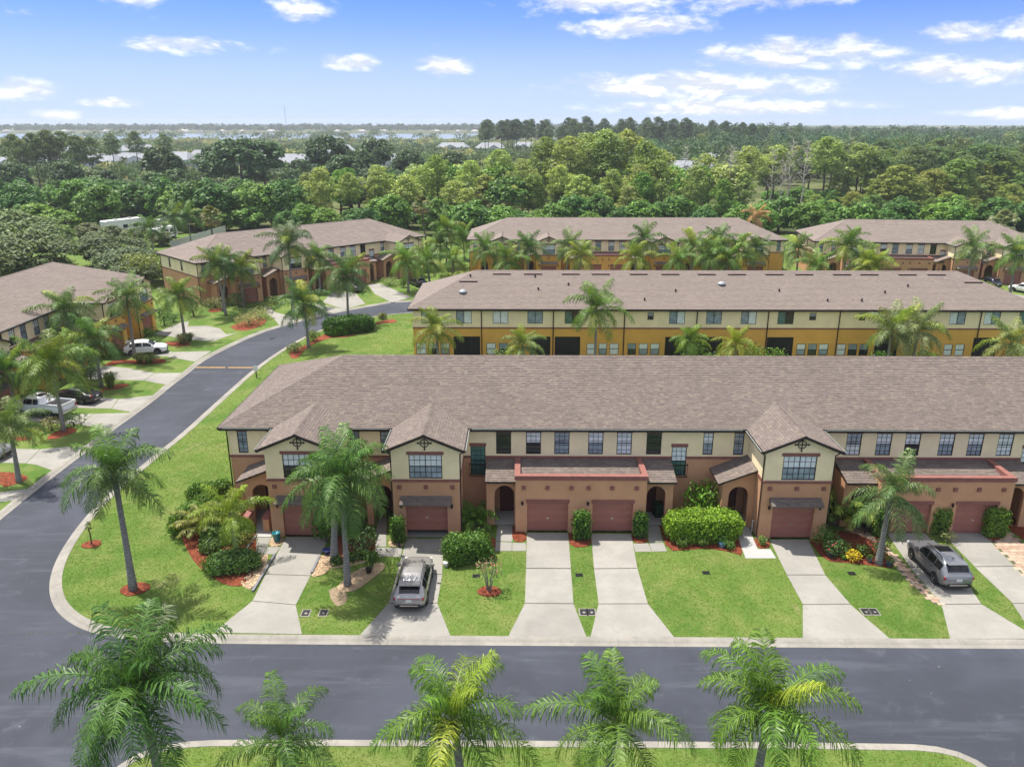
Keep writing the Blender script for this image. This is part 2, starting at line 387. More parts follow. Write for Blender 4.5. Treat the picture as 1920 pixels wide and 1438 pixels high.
def wall_panel(mb,ox,oy,ang,s0,s1,z0,z1,holes=(),rev=.1,mi=0):
    hs=[h for h in holes if h[0]<s1 and h[1]>s0 and h[2]<z1 and h[3]>z0]
    S_=sorted({s0,s1,*[min(max(h[i],s0),s1) for h in hs for i in (0,1)]}); Z_=sorted({z0,z1,*[min(max(h[i],z0),z1) for h in hs for i in (2,3)]})
    p=lambda s,d,z:P2(ox,oy,ang,s,d,z)
    for i in range(len(S_)-1):
        for j in range(len(Z_)-1):
            cs,cz=(S_[i]+S_[i+1])/2,(Z_[j]+Z_[j+1])/2
            if any(h[0]<cs<h[1] and h[2]<cz<h[3] for h in hs): continue
            mb.face([p(S_[i],0,Z_[j]),p(S_[i+1],0,Z_[j]),p(S_[i+1],0,Z_[j+1]),p(S_[i],0,Z_[j+1])],mi)
    for h in hs:
        a,b,c,d=max(h[0],s0),min(h[1],s1),max(h[2],z0),min(h[3],z1)
        mb.face([p(a,0,c),p(a,0,d),p(a,rev,d),p(a,rev,c)],mi); mb.face([p(b,0,d),p(b,0,c),p(b,rev,c),p(b,rev,d)],mi)
        if d==h[3]: mb.face([p(a,0,d),p(b,0,d),p(b,rev,d),p(a,rev,d)],mi)
        if c==h[2] and c>z0-1e-6: mb.face([p(b,0,c),p(a,0,c),p(a,rev,c),p(b,rev,c)],mi)
def arch_wall(mb,ox,oy,ang,s0,s1,zl,zr,a0,a1,spring,top,th=.25,mi=0):
    p=lambda s,d,z:P2(ox,oy,ang,s,d,z); zt=lambda s:zl+(zr-zl)*(s-s0)/(s1-s0)
    n=12; c=(a0+a1)/2; r=(a1-a0)/2; cur=[(c-r*math.cos(math.pi*i/n),spring+(top-spring)*math.sin(math.pi*i/n)) for i in range(n+1)]
    for dep in (0,th):
        mb.face([p(s0,dep,0),p(a0,dep,0),p(a0,dep,zt(a0)),p(s0,dep,zt(s0))],mi); mb.face([p(a1,dep,0),p(s1,dep,0),p(s1,dep,zt(s1)),p(a1,dep,zt(a1))],mi)
        for (x0,z0),(x1,z1) in zip(cur,cur[1:]): mb.face([p(x0,dep,z0),p(x1,dep,z1),p(x1,dep,zt(x1)),p(x0,dep,zt(x0))],mi)
    edge=[(a0,0)]+cur+[(a1,0)]
    for (x0,z0),(x1,z1) in zip(edge,edge[1:]): mb.face([p(x0,0,z0),p(x1,0,z1),p(x1,th,z1),p(x0,th,z0)],mi)
WC={}
def window(parent,ox,oy,ang,s0,s1,z0,z1,cols=3,rows=5,glass=None,slide=False,dep=.09):
    w,h=round(s1-s0,2),round(z1-z0,2); glass=glass or (GLASS_B,GLASS_M); key=(w,h,cols,rows,glass[0].name,glass[1].name,slide)
    if key not in WC:
        a=MB(); t=.05; x=w/2
        for b in ((-x,x,0,t),(-x,x,h-t,h),(-x,-x+t,t,h-t),(x-t,x,t,h-t)): a.box(b[0],b[1],-.01,.045,b[2],b[3])
        if slide: a.box(-.028,.028,-.008,.04,t,h-t)
        else: a.box(-x+t,x-t,-.008,.04,h*.5-.025,h*.5+.025)
        g=MB()
        if slide:
            g.face([(-x+t,.03,t),(-.028,.03,t),(-.028,.03,h-t),(-x+t,.03,h-t)],0); g.face([(.028,.02,t),(x-t,.02,t),(x-t,.02,h-t),(.028,.02,h-t)],1)
        else:
            g.face([(-x+t,.03,h*.5),(x-t,.03,h*.5),(x-t,.03,h-t),(-x+t,.03,h-t)],0); g.face([(-x+t,.036,t),(x-t,.036,t),(x-t,.036,h*.5),(-x+t,.036,h*.5)],1)
        m=None
        if cols>1 or rows>1:
            m=MB()
            for i in range(1,cols): q=-x+w*i/cols; e=.022 if (cols%2==0 and i==cols//2 and w>1.5) else .011; m.box(q-e,q+e,.004,.028,t,h-t)
            for j in range(1,rows): q=h*j/rows; m.box(-x+t,x-t,.006,.026,q-.011,q+.011)
            m=m.mesh('muntin_grid',MUNT)
        WC[key]=(a.mesh('window',MUNT),g.mesh('pane',list(glass)),m)
    f,g,m=WC[key]; p=P2(ox,oy,ang,(s0+s1)/2,dep-.05,z0)
    o=add('window',f,parent,p,(0,0,ang)); add('pane',g,o)
    if m: add('muntin_grid',m,o)
    return o
GC={}
def garage_door(parent,ox,oy,ang,s0,s1,h,opened=0.):
    w=s1-s0
    if 'sec' not in GC:
        b=MB(); sh=.55; x=1.36
        b.box(-x,x,0,.05,0,sh-.012)
        for i in range(4):
            c=-x+2*x*(i+.5)/4; b.box(c-.27,c+.27,-.014,0,.10,sh-.11)
        GC['sec']=b.mesh('section',GDOOR)
        hb=MB(); hb.box(-.02,.02,-.05,0,-.09,.09); hb.box(-.09,.09,-.035,-.01,-.02,.02); GC['h']=hb.mesh('handle',STEEL)
    o=empty('garage_door',P2(ox,oy,ang,(s0+s1)/2,.22,opened),ang); o.parent=parent
    for i in range(4): add('section',GC['sec'],o,(0,0,.012+i*h/4),None).scale=(w/2.72,1,h/4/.55)
    add('handle',GC['h'],o,(0,0,.95))
    return o
def townhouse(name,label,cat,loc,rz,L,units,low,sh,group=None,fine=True,rear=None,tab=.36,course=.21,rhip=True,dark=0.):
    """front faces local -y. units: ('G',x0) gabled garage block with side entry, ('D',x0) double garage with two porches"""
    root=empty(name,loc,rz,label=label,category=cat)
    if group: root['group']=group
    D=13.6; ZB=4.1; ZE=6.38; SL=.4167; ov=.45; hd=D/2+ov; lowm,upm=MB(),MB(); band=MB(); lint=MB()
    PI=math.pi; holes=[]; wins=[]
    gx=[u[1] for u in units if u[0]=='G']; dx=[u[1] for u in units if u[0]=='D']; GW=4.35
    blinds=[(GLASS_B,GLASS_M),(GLASS_B,GLASS_B),(GLASS_M,GLASS_D),(GLASS_D,GLASS_D),(GLASS_B,GLASS_D),(GLASS_M,GLASS_M)]
    def hole(s0,s1,z0,z1,cols=3,rows=5,g=None): holes.append((s0,s1,z0,z1)); wins.append((s0,s1,z0,z1,cols,rows,g))
    for x in dx:
        gl=[(GLASS_D,GLASS_D),(GLASS_B,GLASS_D),(GLASS_M,GLASS_M),(GLASS_B,GLASS_M),(GLASS_B,GLASS_B),(GLASS_D,GLASS_D)]
        if x>40: gl=[(GLASS_M,GLASS_B),(GLASS_B,GLASS_M),(GLASS_B,GLASS_D),(GLASS_B,GLASS_M),(GLASS_B,GLASS_M),(GLASS_B,GLASS_B)]
        for q,g in zip((-1.35,.7,2.65,4.97,6.93,8.96),gl): hole(x+q,x+q+1.03,4.33,5.95,3,5,g)
        for q,g in ((-3.12,(GLASS_T,GLASS_T)),(10.73,(GLASS_B,GLASS_T))): hole(x+q,x+q+1.03,2.75,4.92,3,6,g)
    busy=lambda a,b:any(a<h[1]+.2 and b>h[0]-.2 for h in holes) or any(a<g+GW+.15 and b>g-.15 for g in gx) or a<.3 or b>L-.3
    for g in gx:
        for a in (g-3.1,g-1.0,g+GW+.3,g+GW+2.4):
            if not busy(a,a+.68): hole(a,a+.68,4.33,5.95,2,5,rnd.choice([(GLASS_B,GLASS_M),(GLASS_M,GLASS_M)]))
    if not busy(.7,1.4): hole(.7,1.4,4.33,5.95,2,5,(GLASS_M,GLASS_M))
    if 'lamp' not in GC:
        q=MB(); q.lathe([(.03,-.16),(.075,-.12),(.085,.06),(.05,.12),(.001,.17)],6,mat=Matrix.Translation((0,-.12,0))); q.box(-.02,.02,-.12,0,-.02,.02); GC['lamp']=q.mesh('wall_lamp',IRON)
    # main walls
    wall_panel(lowm,0,0,0,0,L,0,ZB,holes,.1); wall_panel(upm,0,0,0,0,L,ZB,ZE,holes,.1)
    sideh=[(7.5,8.2,4.4,5.9),(3.0,3.7,4.4,5.9)]
    for (ox,oy,ang) in ((0,D,-PI/2),(L,0,PI/2)):
        wall_panel(lowm,ox,oy,ang,0,D,0,ZB); wall_panel(upm,ox,oy,ang,0,D,ZB,ZE,sideh)
        for h in sideh: window(root,ox,oy,ang,*h,2,5,(GLASS_M,GLASS_D))
    rh=[]
    if rear:
        for (a,b,c,d,kind) in rear: rh.append((a,b,c,d))
    for h,r in zip(rh,rear or ()):
        if r[4]=='patio': continue
    ph=[h for h,r in zip(rh,rear or ()) if r[4]=='patio']; wh=[h for h,r in zip(rh,rear or ()) if r[4]!='patio']
    wall_panel(upm,L,D,PI,0,L,ZB,ZE,wh); wall_panel(lowm,L,D,PI,0,L,0,ZB,wh+ph,.1)
    for (a,b,c,d,kind) in rear or ():
        if kind=='patio':
            q=MB(); p=lambda s,dp,z:P2(L,D,PI,s,dp,z); t=1.9
            q.face([p(a,.1,d),p(b,.1,d),p(b,t,d),p(a,t,d)],1); q.face([p(a,.1,0),p(a,.1,d),p(a,t,d),p(a,t,0)]); q.face([p(b,.1,0),p(b,.1,d),p(b,t,d),p(b,t,0)])
            q.face([p(a,t,0),p(b,t,0),p(b,t,d),p(a,t,d)]); o=q.obj('patio_recess',[low,SOFFIT],root)
            q=MB(); c0=P2(L,D,PI,0,0,0); 
            for u in np.linspace(a+.02,b-.06,4): q.box(L-u-.03,L-u+.03,D-.10,D-.05,0,d)
            q.box(L-b,L-a,D-.10,D-.05,1.15,1.2); q.obj('screen_frame',MUNT,root)
            q=MB(); q.face([p(a,.12,0),p(b,.12,0),p(b,.12,d),p(a,.12,d)]); q.obj('screen',SCREEN,root)
        elif kind=='slide': window(root,L,D,PI,a,b,c,d,1,1,rnd.choice([(GLASS_B,GLASS_M),(GLASS_M,GLASS_B),(GLASS_T,GLASS_D),(GLASS_M,GLASS_M),(GLASS_B,GLASS_B)]),True)
        elif kind=='tiny': window(root,L,D,PI,a,b,c,d,1,1,(GLASS_M,GLASS_D))
        else: window(root,L,D,PI,a,b,c,d,1,1,rnd.choice([(GLASS_B,GLASS_B),(GLASS_B,GLASS_M),(GLASS_M,GLASS_D)]))
    for w in wins:
        window(root,0,0,0,*w)
        lint.box(w[0]-.06,w[1]+.06,-.05,.0,w[3],w[3]+(.22 if w[3]<5 else .30))
    # trim band round the walls, between the gabled blocks
    cuts=sorted([(g,g+GW) for g in gx]+[(x-3.12,x-2.09) for x in dx]+[(x+10.73,x+11.76) for x in dx]); s=-.05
    for a,b in cuts+[(L+.05,L+.05)]:
        if a>s: band.box(s,a,-.05,.04,ZB-.07,ZB+.10)
        s=max(s,b)
    band.box(-.05,.04,.04,D+.05,ZB-.07,ZB+.1); band.box(L-.04,L+.05,.04,D+.05,ZB-.07,ZB+.1); band.box(.04,L-.04,D-.04,D+.05,ZB-.06,ZB+.09)
    # roof
    hs=hd*math.hypot(1,SL); rt=ZE+hd*SL; cv=Vector((0,1,SL)).normalized()
    roof=MB(); x0,x1,y0,y1=-ov,L+ov,-ov,D+ov; ra,rb=(x0+hd,D/2,rt),(x1-hd,D/2,rt)
    A,B,C,E_=(x0,y0,ZE),(x1,y0,ZE),(x1,y1,ZE),(x0,y1,ZE)
    roof.face([A,B,rb,ra]); roof.face([C,E_,ra,rb]); roof.face([E_,A,ra]); roof.face([B,C,rb])
    ro=roof.obj('roof',sh,root)
    sm=MB(); W_=L+2*ov; tri=[(0,0),(2*hd,0),(hd,hs)]; trap=[(0,0),(W_,0),(W_-hd,hs),(hd,hs)]
    front_needed=True
    shingles(sm,A,(1,0,0),(0,1,SL),trap,course,tab)
    if rear: shingles(sm,C,(-1,0,0),(0,-1,SL),trap,course,tab)
    shingles(sm,E_,(0,-1,0),(1,0,SL),tri,course,tab)
    if rhip: shingles(sm,B,(0,1,0),(-1,0,SL),tri,course,tab)
    capm=MB(); ridge_caps(capm,ra,rb,(0,1,0))
    for a,b in ((A,ra),(E_,ra),(B,rb),(C,rb)):
        d=Vector(b)-Vector(a); ridge_caps(capm,a,b,(-d.y,d.x,0))
    fas=MB(); sof=MB(); gut=MB(); lip=MB()
    gap=[(g-.35,g+GW+.35) for g in gx]
    def run(a,b):
        gut.box(a,b,y0-.11,y0+.0,ZE-.15,ZE-.01); fas.box(a,b,y0+.005,y0+.05,ZE-.24,ZE-.015)
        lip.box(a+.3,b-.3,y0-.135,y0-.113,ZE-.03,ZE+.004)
    s=x0
    for a,b in sorted(gap): run(s,a); s=b
    run(s,x1)
    for q in ((x0+.0,x0+.05,y0+.05,y1-.05),(x1-.05,x1,y0+.05,y1-.05),(x0,x1,y1-.05,y1)): fas.box(*q,ZE-.24,ZE-.015)
    gut.box(x0,x1,y1+.002,y1+.11,ZE-.15,ZE-.01); gut.box(x0-.11,x0-.002,y0,y1,ZE-.15,ZE-.01); gut.box(x1+.002,x1+.11,y0,y1,ZE-.15,ZE-.01)
    sof.face([(x0,y0,ZE-.2),(x1,y0,ZE-.2),(x1,0,ZE-.2),(x0,0,ZE-.2)]); sof.face([(x0,D,ZE-.2),(x1,D,ZE-.2),(x1,y1,ZE-.2),(x0,y1,ZE-.2)])
    sof.face([(x0,0,ZE-.2),(0,0,ZE-.2),(0,D,ZE-.2),(x0,D,ZE-.2)]); sof.face([(L,0,ZE-.2),(x1,0,ZE-.2),(x1,D,ZE-.2),(L,D,ZE-.2)])
    spout=MB()
    def pipe(x,y,zt=ZE-.3,zb=.05,dx=0,dy=0): spout.tube([(x+dx,y+dy,zt+.2),(x+dx*.5,y+dy*.5,zt),(x,y,zt-.2),(x,y,zb+.1),(x,y-.15,zb)],.045,6)
    # corbels and medallions are shared meshes
    if 'corbel' not in GC:
        b=MB(); b.box(-.13,.13,-.10,0,-.12,.12); b.box(-.09,.09,-.125,-.10,-.08,.08); GC['corbel']=b.mesh('corbel',TRIM)
        b=MB()
        for i in range(24):
            t=2*PI*i/24; u=2*PI*(i+1)/24
            b.tube([(.26*math.cos(t),-.04,.26*math.sin(t)),(.26*math.cos(u),-.04,.26*math.sin(u))],.028,5)
        b.box(-.42,.42,-.055,-.025,-.026,.026); b.box(-.026,.026,-.058,-.022,-.42,.42)
        for dx_,dz_ in ((.42,0),(-.42,0),(0,.42),(0,-.42)): b.box(dx_-.05,dx_+.05,-.06,-.02,dz_-.05,dz_+.05)
        GC['medal']=b.mesh('medallion',IRON)
    # gabled garage blocks
    for gi,g in enumerate(gx):
        f=-3.85; xc=g+GW/2; hw=GW/2+.35; at=ZE+hw*SL
        gh=(g+.8,g+3.52,0,2.28); wh_=(g+1.12,g+3.26,4.25,5.93)
        wall_panel(lowm,0,f,0,g,g+GW,0,ZB,[gh],.22); wall_panel(upm,0,f,0,g,g+GW,ZB,ZE-.05,[wh_],.1)
        zz=lambda d:at-d*SL-.06
        upm.face([(g,f,ZE-.05),(g+GW,f,ZE-.05),(g+GW,f,zz(GW/2)),(xc,f,zz(0)),(g,f,zz(GW/2))])
        for (ox,oy,ang) in ((g,0,-PI/2),(g+GW,f,PI/2)):
            wall_panel(lowm,ox,oy,ang,0,-f,0,ZB); wall_panel(upm,ox,oy,ang,0,-f,ZB,zz(GW/2))
        op=.42 if (gi==1 and L>60) else 0
        garage_door(root,0,f,0,gh[0],gh[1],2.26,op)
        if op: q=MB(); q.box(g+.1,g+GW-.1,f+.02,-.05,-.02,.065); q.obj('garage_floor',WALKC,root)
        window(root,0,f,0,*wh_,6,4,rnd.choice([(GLASS_B,GLASS_M),(GLASS_B,GLASS_D)]))
        lint.box(wh_[0]-.12,wh_[1]+.12,f-.06,f,wh_[3],wh_[3]+.2)
        band.box(g-.05,g+GW+.05,f-.06,f+.02,ZB-.07,ZB+.1); band.box(g-.05,g+.02,f+.02,-.05,ZB-.07,ZB+.1); band.box(g+GW-.02,g+GW+.05,f+.02,-.05,ZB-.07,ZB+.1)
        for q in (.45,GW/2,GW-.45): add('corbel',GC['corbel'],root,(g+q,f,3.66))
        add('medallion',GC['medal'],root,(xc,f-.01,6.72))
        rf=MB(); fy=f-.42; yb=(hw*SL)/SL-ov
        pts=lambda sx:[(xc+sx*hw,fy,ZE),(xc,fy,at),(xc,yb,at),(xc+sx*hw,-ov,ZE)]
        for sx in (-1,1): rf.face(pts(sx)if sx<0 else pts(sx)[::-1])
        for sx in (-1,1): rf.face([(x,y,z-.07) for x,y,z in pts(sx)])
        rf.obj('gable_roof',sh,root)
        ln=yb-fy; sl_=hw*math.hypot(1,SL)
        shingles(sm,(xc-hw,fy,ZE),(0,1,0),(1,0,SL),[(0,0),(-ov-fy,0),(ln,sl_),(0,sl_)],course,tab)
        shingles(sm,(xc+hw,fy,ZE),(0,1,0),(-1,0,SL),[(0,0),(-ov-fy,0),(ln,sl_),(0,sl_)],course,tab)
        ridge_caps(capm,(xc,fy,at),(xc,yb,at),(1,0,0))
        for sx in (-1,1):   # rake boards
            a=Vector((xc+sx*(hw+.02),fy-.035,ZE-.03)); b=Vector((xc,fy-.035,at-.0)); t=.17
            fas.raw([a,b,b-Vector((0,0,t)),a-Vector((0,0,t)),a+Vector((0,.03,0)),b+Vector((0,.03,0)),b+Vector((0,.03,-t)),a+Vector((0,.03,-t))],[(0,1,2,3),(7,6,5,4),(0,4,5,1),(3,2,6,7),(0,3,7,4)])
            sof.face([(xc+sx*hw,fy,ZE-.09),(xc,fy,at-.09),(xc,f,at-.09),(xc+sx*hw,f,ZE-.09)])
            gut.box(*( (xc-hw-.11,xc-hw-.002) if sx<0 else (xc+hw+.002,xc+hw+.11) ),fy,-ov-.0,ZE-.15,ZE-.01)
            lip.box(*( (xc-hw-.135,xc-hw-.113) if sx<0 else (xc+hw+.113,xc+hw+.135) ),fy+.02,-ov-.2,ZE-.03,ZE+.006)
        pipe(g+GW+.06,f+.10,dx=.25,dy=-.3)
        if gi!=0: pipe(g-.06,f+.10,dx=-.25,dy=-.3)
        for q in (.52,3.82): add('wall_lamp',GC['lamp'],root,(g+q,f,2.35))
        # awning over the garage door
        aw=MB(); ax0,ax1=g+.5,g+3.82; aw.raw([(ax0,f,3.02),(ax1,f,3.02),(ax1,f-.72,2.72),(ax0,f-.72,2.72),(ax0,f-.72,2.64),(ax1,f-.72,2.64),(ax1,f,2.66),(ax0,f,2.66)],[(0,3,2,1),(3,4,5,2),(4,7,6,5),(0,7,4,3),(1,2,5,6)])
        aw.obj('garage_awning',sh,root); shingles(sm,(ax0,f-.73,2.725),(1,0,0),(0,.72,.30),[(0,0),(3.32,0),(3.32,.77),(0,.77)],course,tab)
        # side entry with sloping roof on the left of the block
        if units[[u[1] for u in units].index(g)][2:]!=('plain',):
            e0,e1=g-2.1,g; fy2=-2.2
            arch_wall(lowm,0,fy2,0,e0,e1,3.45,4.22,g-1.67,g-.35,2.3,2.98)
            wall_panel(lowm,e0,0,-PI/2,0,-fy2,0,3.45)
            er=MB(); q=[(e0-.42,-2.62,3.36),(g-.001,-2.62,4.35),(g-.001,-.001,4.35),(e0-.42,-.001,3.36)]; er.face(q); er.face([(x,y,z-.12) for x,y,z in q][::-1]); er.face([q[0],(q[0][0],q[0][1],q[0][2]-.12),(q[1][0],q[1][1],q[1][2]-.12),q[1]]); er.face([q[3],(q[3][0],q[3][1],q[3][2]-.12),(q[0][0],q[0][1],q[0][2]-.12),q[0]])
            er.obj('entry_roof',FASCIA,root)
            shingles(sm,(e0-.43,-2.63,3.365),(0,1,0),(2.52,0,.99),[(0,0),(2.62,0),(2.62,2.7),(0,2.7)],course,tab)
            d=MB(); d.box(g-1.5,g-.5,-.06,.0,.0,2.1); 
            for zz_ in (.25,1.1):
                for xx in (-1.38,-.93): d.box(g+xx,g+xx+.33,-.075,-.06,zz_,zz_+.7)
            d.obj('entry_door',EDOOR,root)
    # double-garage blocks with a porch on each side
    for x in dx:
        f=-3.1; X1=x+8.62; gs=[(x+.78,x+3.5),(x+5.1,x+7.8)]
        wall_panel(lowm,0,f,0,x,X1,0,3.84,[(a,b,0,2.2) for a,b in gs],.22)
        for (ox,oy,ang) in ((x,0,-PI/2),(X1,f,PI/2)): wall_panel(lowm,ox,oy,ang,0,-f,0,3.84)
        for a,b in gs:
            garage_door(root,0,f,0,a,b,2.18); add('wall_lamp',GC['lamp'],root,(a-.32,f,2.2)); lint.box(a-.07,b+.07,f-.07,f,2.2,2.42)
        for q in (.55,2.1,3.68,4.8,6.35,7.95): add('corbel',GC['corbel'],root,(x+q,f,3.28))
        par=MB(); w=.32
        par.box(x-.06,X1+.06,f-.07,f+w,3.84,4.14); par.box(x-.06,x+w,f+w,0,3.84,4.12); par.box(X1-w,X1+.06,f+w,0,3.84,4.12)
        par.obj('parapet_cap',TRIM,root)
        rf=MB(); q=[(x+w,f+w,3.72),(X1-w,f+w,3.72),(X1-w,-.0,4.02),(x+w,-.0,4.02)]; rf.face(q); rf.obj('garage_roof',sh,root)
        shingles(sm,q[0],(1,0,0),(0,-f-w,.3),[(0,0),(X1-x-2*w,0),(X1-x-2*w,-f-w),(0,-f-w)],course,tab)
        for (a,b,a0,a1,wl) in ((x-1.96,x,x-1.42,x-.08,'l'),(X1,X1+1.96,X1+.2,X1+1.45,'r')):
            fy2=-2.1; arch_wall(lowm,0,fy2,0,a,b,3.5,3.5,a0,a1,2.25,2.95)
            if wl=='l': wall_panel(lowm,a,0,-PI/2,0,2.1,0,3.55)
            else: wall_panel(lowm,b,fy2,PI/2,0,2.1,0,3.55)
            pr=MB(); e=.06 if wl=='l' else -.06; r0,r1=(a-.06,b-.001) if wl=='l' else (a+.001,b+.12)
            q=[(r0,-2.55,3.42),(r1,-2.55,3.42),(r1,-.001,4.0),(r0,-.001,4.0)]; pr.face(q); pr.face([(u,v,z-.13) for u,v,z in q][::-1]); pr.face([q[0],q[1],(q[1][0],q[1][1],3.29),(q[0][0],q[0][1],3.29)][::-1])
            pr.face([q[0],q[3],(q[3][0],q[3][1],3.87),(q[0][0],q[0][1],3.29)]); pr.face([q[1],q[2],(q[2][0],q[2][1],3.87),(q[1][0],q[1][1],3.29)])
            pr.obj('porch_roof',FASCIA,root)
            shingles(sm,(r0,-2.56,3.425),(1,0,0),(0,2.55,.58),[(0,0),(r1-r0,0),(r1-r0,2.62),(0,2.62)],course,tab)
            d=MB(); dc=(a0+a1)/2+(.12 if wl=='l' else -.1); d.box(dc-.48,dc+.48,-.06,0,0,2.1)
            for zz_ in (.25,1.1):
                for xx in (-.38,.06): d.box(dc+xx,dc+xx+.32,-.075,-.06,zz_,zz_+.7)
            d.obj('entry_door',EDOOR,root)
        for q in (-3.12,10.73):
            b=MB(); a0,a1=x+q-.1,x+q+1.13
            for z in (2.72,3.62): b.box(a0,a1,-.24,-.20,z,z+.045); b.box(a0,a0+.04,-.2,0,z,z+.045); b.box(a1-.04,a1,-.2,0,z,z+.045)
            for u in np.linspace(a0+.01,a1-.04,11): b.box(u,u+.022,-.23,-.21,2.76,3.62)
            b.obj('balcony_railing',IRON,root)
    if rear:
        for s_ in [x for x in rear_pipes if x<L]:
            spout.tube([(L-s_,D+.25,ZE-.1),(L-s_,D+.07,ZE-.35),(L-s_,D+.07,.1)],.06,6)
    spout.tube([(-.06,D+.06,ZE-.25),(-.06,D+.06,.1)],.05,6); spout.tube([(-.07,-.06,ZE-.25),(-.07,-.06,.1)],.05,6); spout.tube([(L+.07,-.06,ZE-.25),(L+.07,-.06,.1)],.05,6)
    lowm.obj('lower_wall',low,root); upm.obj('upper_wall',CREAM,root); band.obj('trim_band',TRIM,root); lint.obj('lintels',TRIM,root,kind='stuff')
    sm.obj('shingles',sh,ro,kind='stuff'); capm.obj('ridge_cap',sh,ro,kind='stuff')
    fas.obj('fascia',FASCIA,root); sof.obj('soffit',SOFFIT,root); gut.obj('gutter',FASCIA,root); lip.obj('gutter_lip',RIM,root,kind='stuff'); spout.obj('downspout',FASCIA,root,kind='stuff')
    return root
# ------------------------------------------------------------------ palms
def frond_mesh(L,a0,a1,leaf,nl,w=.05,seed=0,droop=.95,plume=.28):
    r=random.Random(seed); mb=MB(); n=9; pts=[Vector((0,0,0))]; tan=[]
    bend=r.uniform(-.14,.14)
    for i in range(n):
        a=R_(a0+(a1-a0)*((i+.5)/n)**1.15); d=Vector((math.cos(a),bend*(i/n),math.sin(a))).normalized(); tan.append(d); pts.append(pts[-1]+d*L/n)
    tan.append(tan[-1]); mb.tube(pts,[.04*(1-.85*i/n) for i in range(n+1)],4,0,False)
    for i in range(nl):
        t=.10+.90*(i+r.random()*.7)/nl; f=min(t*n,n-.001); k=int(f); p=pts[k].lerp(pts[k+1],f-k); T=tan[k].lerp(tan[min(k+1,n)],f-k).normalized()
        up=Vector((0,1,0)).cross(T)*-1
        ln=leaf*(.5+.5*math.sin(math.pi*min(1,t*.8+.12)))*(1 if t<.82 else 1-(t-.82)*2.2)
        for sd in (-1,1):
            q=ln*r.uniform(.75,1.15); d=(Vector((0,sd,0))*r.uniform(.6,1)+T*r.uniform(.3,.8)+up*r.uniform(-plume,plume+.3)).normalized()
            dn=droop*r.uniform(.6,1.35); p1=p+d*q*.36; d2=(d*.75+Vector((0,0,-1))*dn*.75+T*.1).normalized(); p2=p1+d2*q*.34; d3=(d*.3+Vector((0,0,-1))*dn*1.3).normalized(); p3=p2+d3*q*.36
            wv=T*w*.5*r.uniform(.75,1.2)
            mb.raw([p-wv*.7,p+wv*.7,p1+wv,p1-wv,p2+wv*.8,p2-wv*.8,p3],[(0,1,2,3),(3,2,4,5),(5,4,6)])
    return mb.mesh('frond',PALMLEAF)
def fan_mesh(seed):
    r=random.Random(seed); mb=MB(); a=R_(r.uniform(15,35)); p0=Vector((0,0,0)); p1=Vector((1.0*math.cos(a),0,1.0*math.sin(a)))
    mb.tube([p0,p1],[.03,.02],4,0,False); d=(p1-p0).normalized(); up=Vector((-d.z,0,d.x)); n=20
    for i in range(n):
        t=R_(-150+300*i/(n-1))*.62; v=(d*math.cos(t)+Vector((0,1,0))*math.sin(t)).normalized(); ln=.95*r.uniform(.85,1.1)*(1-.15*abs(t))
        m=p1+v*ln*.6; e=m+(v*.7+Vector((0,0,-1))*.75).normalized()*ln*.45; s=v.cross(up)*.06
        mb.raw([p1-s*.3,p1+s*.3,m+s,m-s,e],[(0,1,2,3),(3,2,4)])
    return mb.mesh('frond',PALMLEAF)
FR={}
for cls,(a0,a1,ln) in dict(up=(82,22,3.0),mid=(60,-40,3.6),low=(34,-78,3.5),hang=(0,-86,3.0)).items():
    FR[cls]=[frond_mesh(ln*s,a0+da,a1+db,.98,64,.044,seed=i*17+len(cls)*101) for i,(s,da,db) in enumerate(((1,0,0),(.92,8,-8),(1.06,-6,10)))]
FR['dead']=[frond_mesh(2.3,-45,-88,.5,30,.05,5,.9)]
FR['areca']=[frond_mesh(1.9,74,-20,.5,34,.05,seed=40+i) for i in range(2)]
FAN=[fan_mesh(i) for i in range(3)]
SEED=MB(); SEED.lathe([(.02,-.55),(.14,-.4),(.17,-.15),(.10,.1),(.02,.25)],8); SEED=SEED.mesh('seed_cluster',M('yellow_seed_cluster',(.42,.25,.06),.8,.3,12))
GREEN=(.060,.122,.020); YELGREEN=(.155,.205,.026)
GAIN=1.42                                            # leaf albedo level shared by all foliage below
def tone(c,a=.12):
    k=rnd.uniform(1-a,1+a); k*=GAIN; return (min(.6,c[0]*k*rnd.uniform(.9,1.12)),min(.6,c[1]*k),c[2]*k,1)
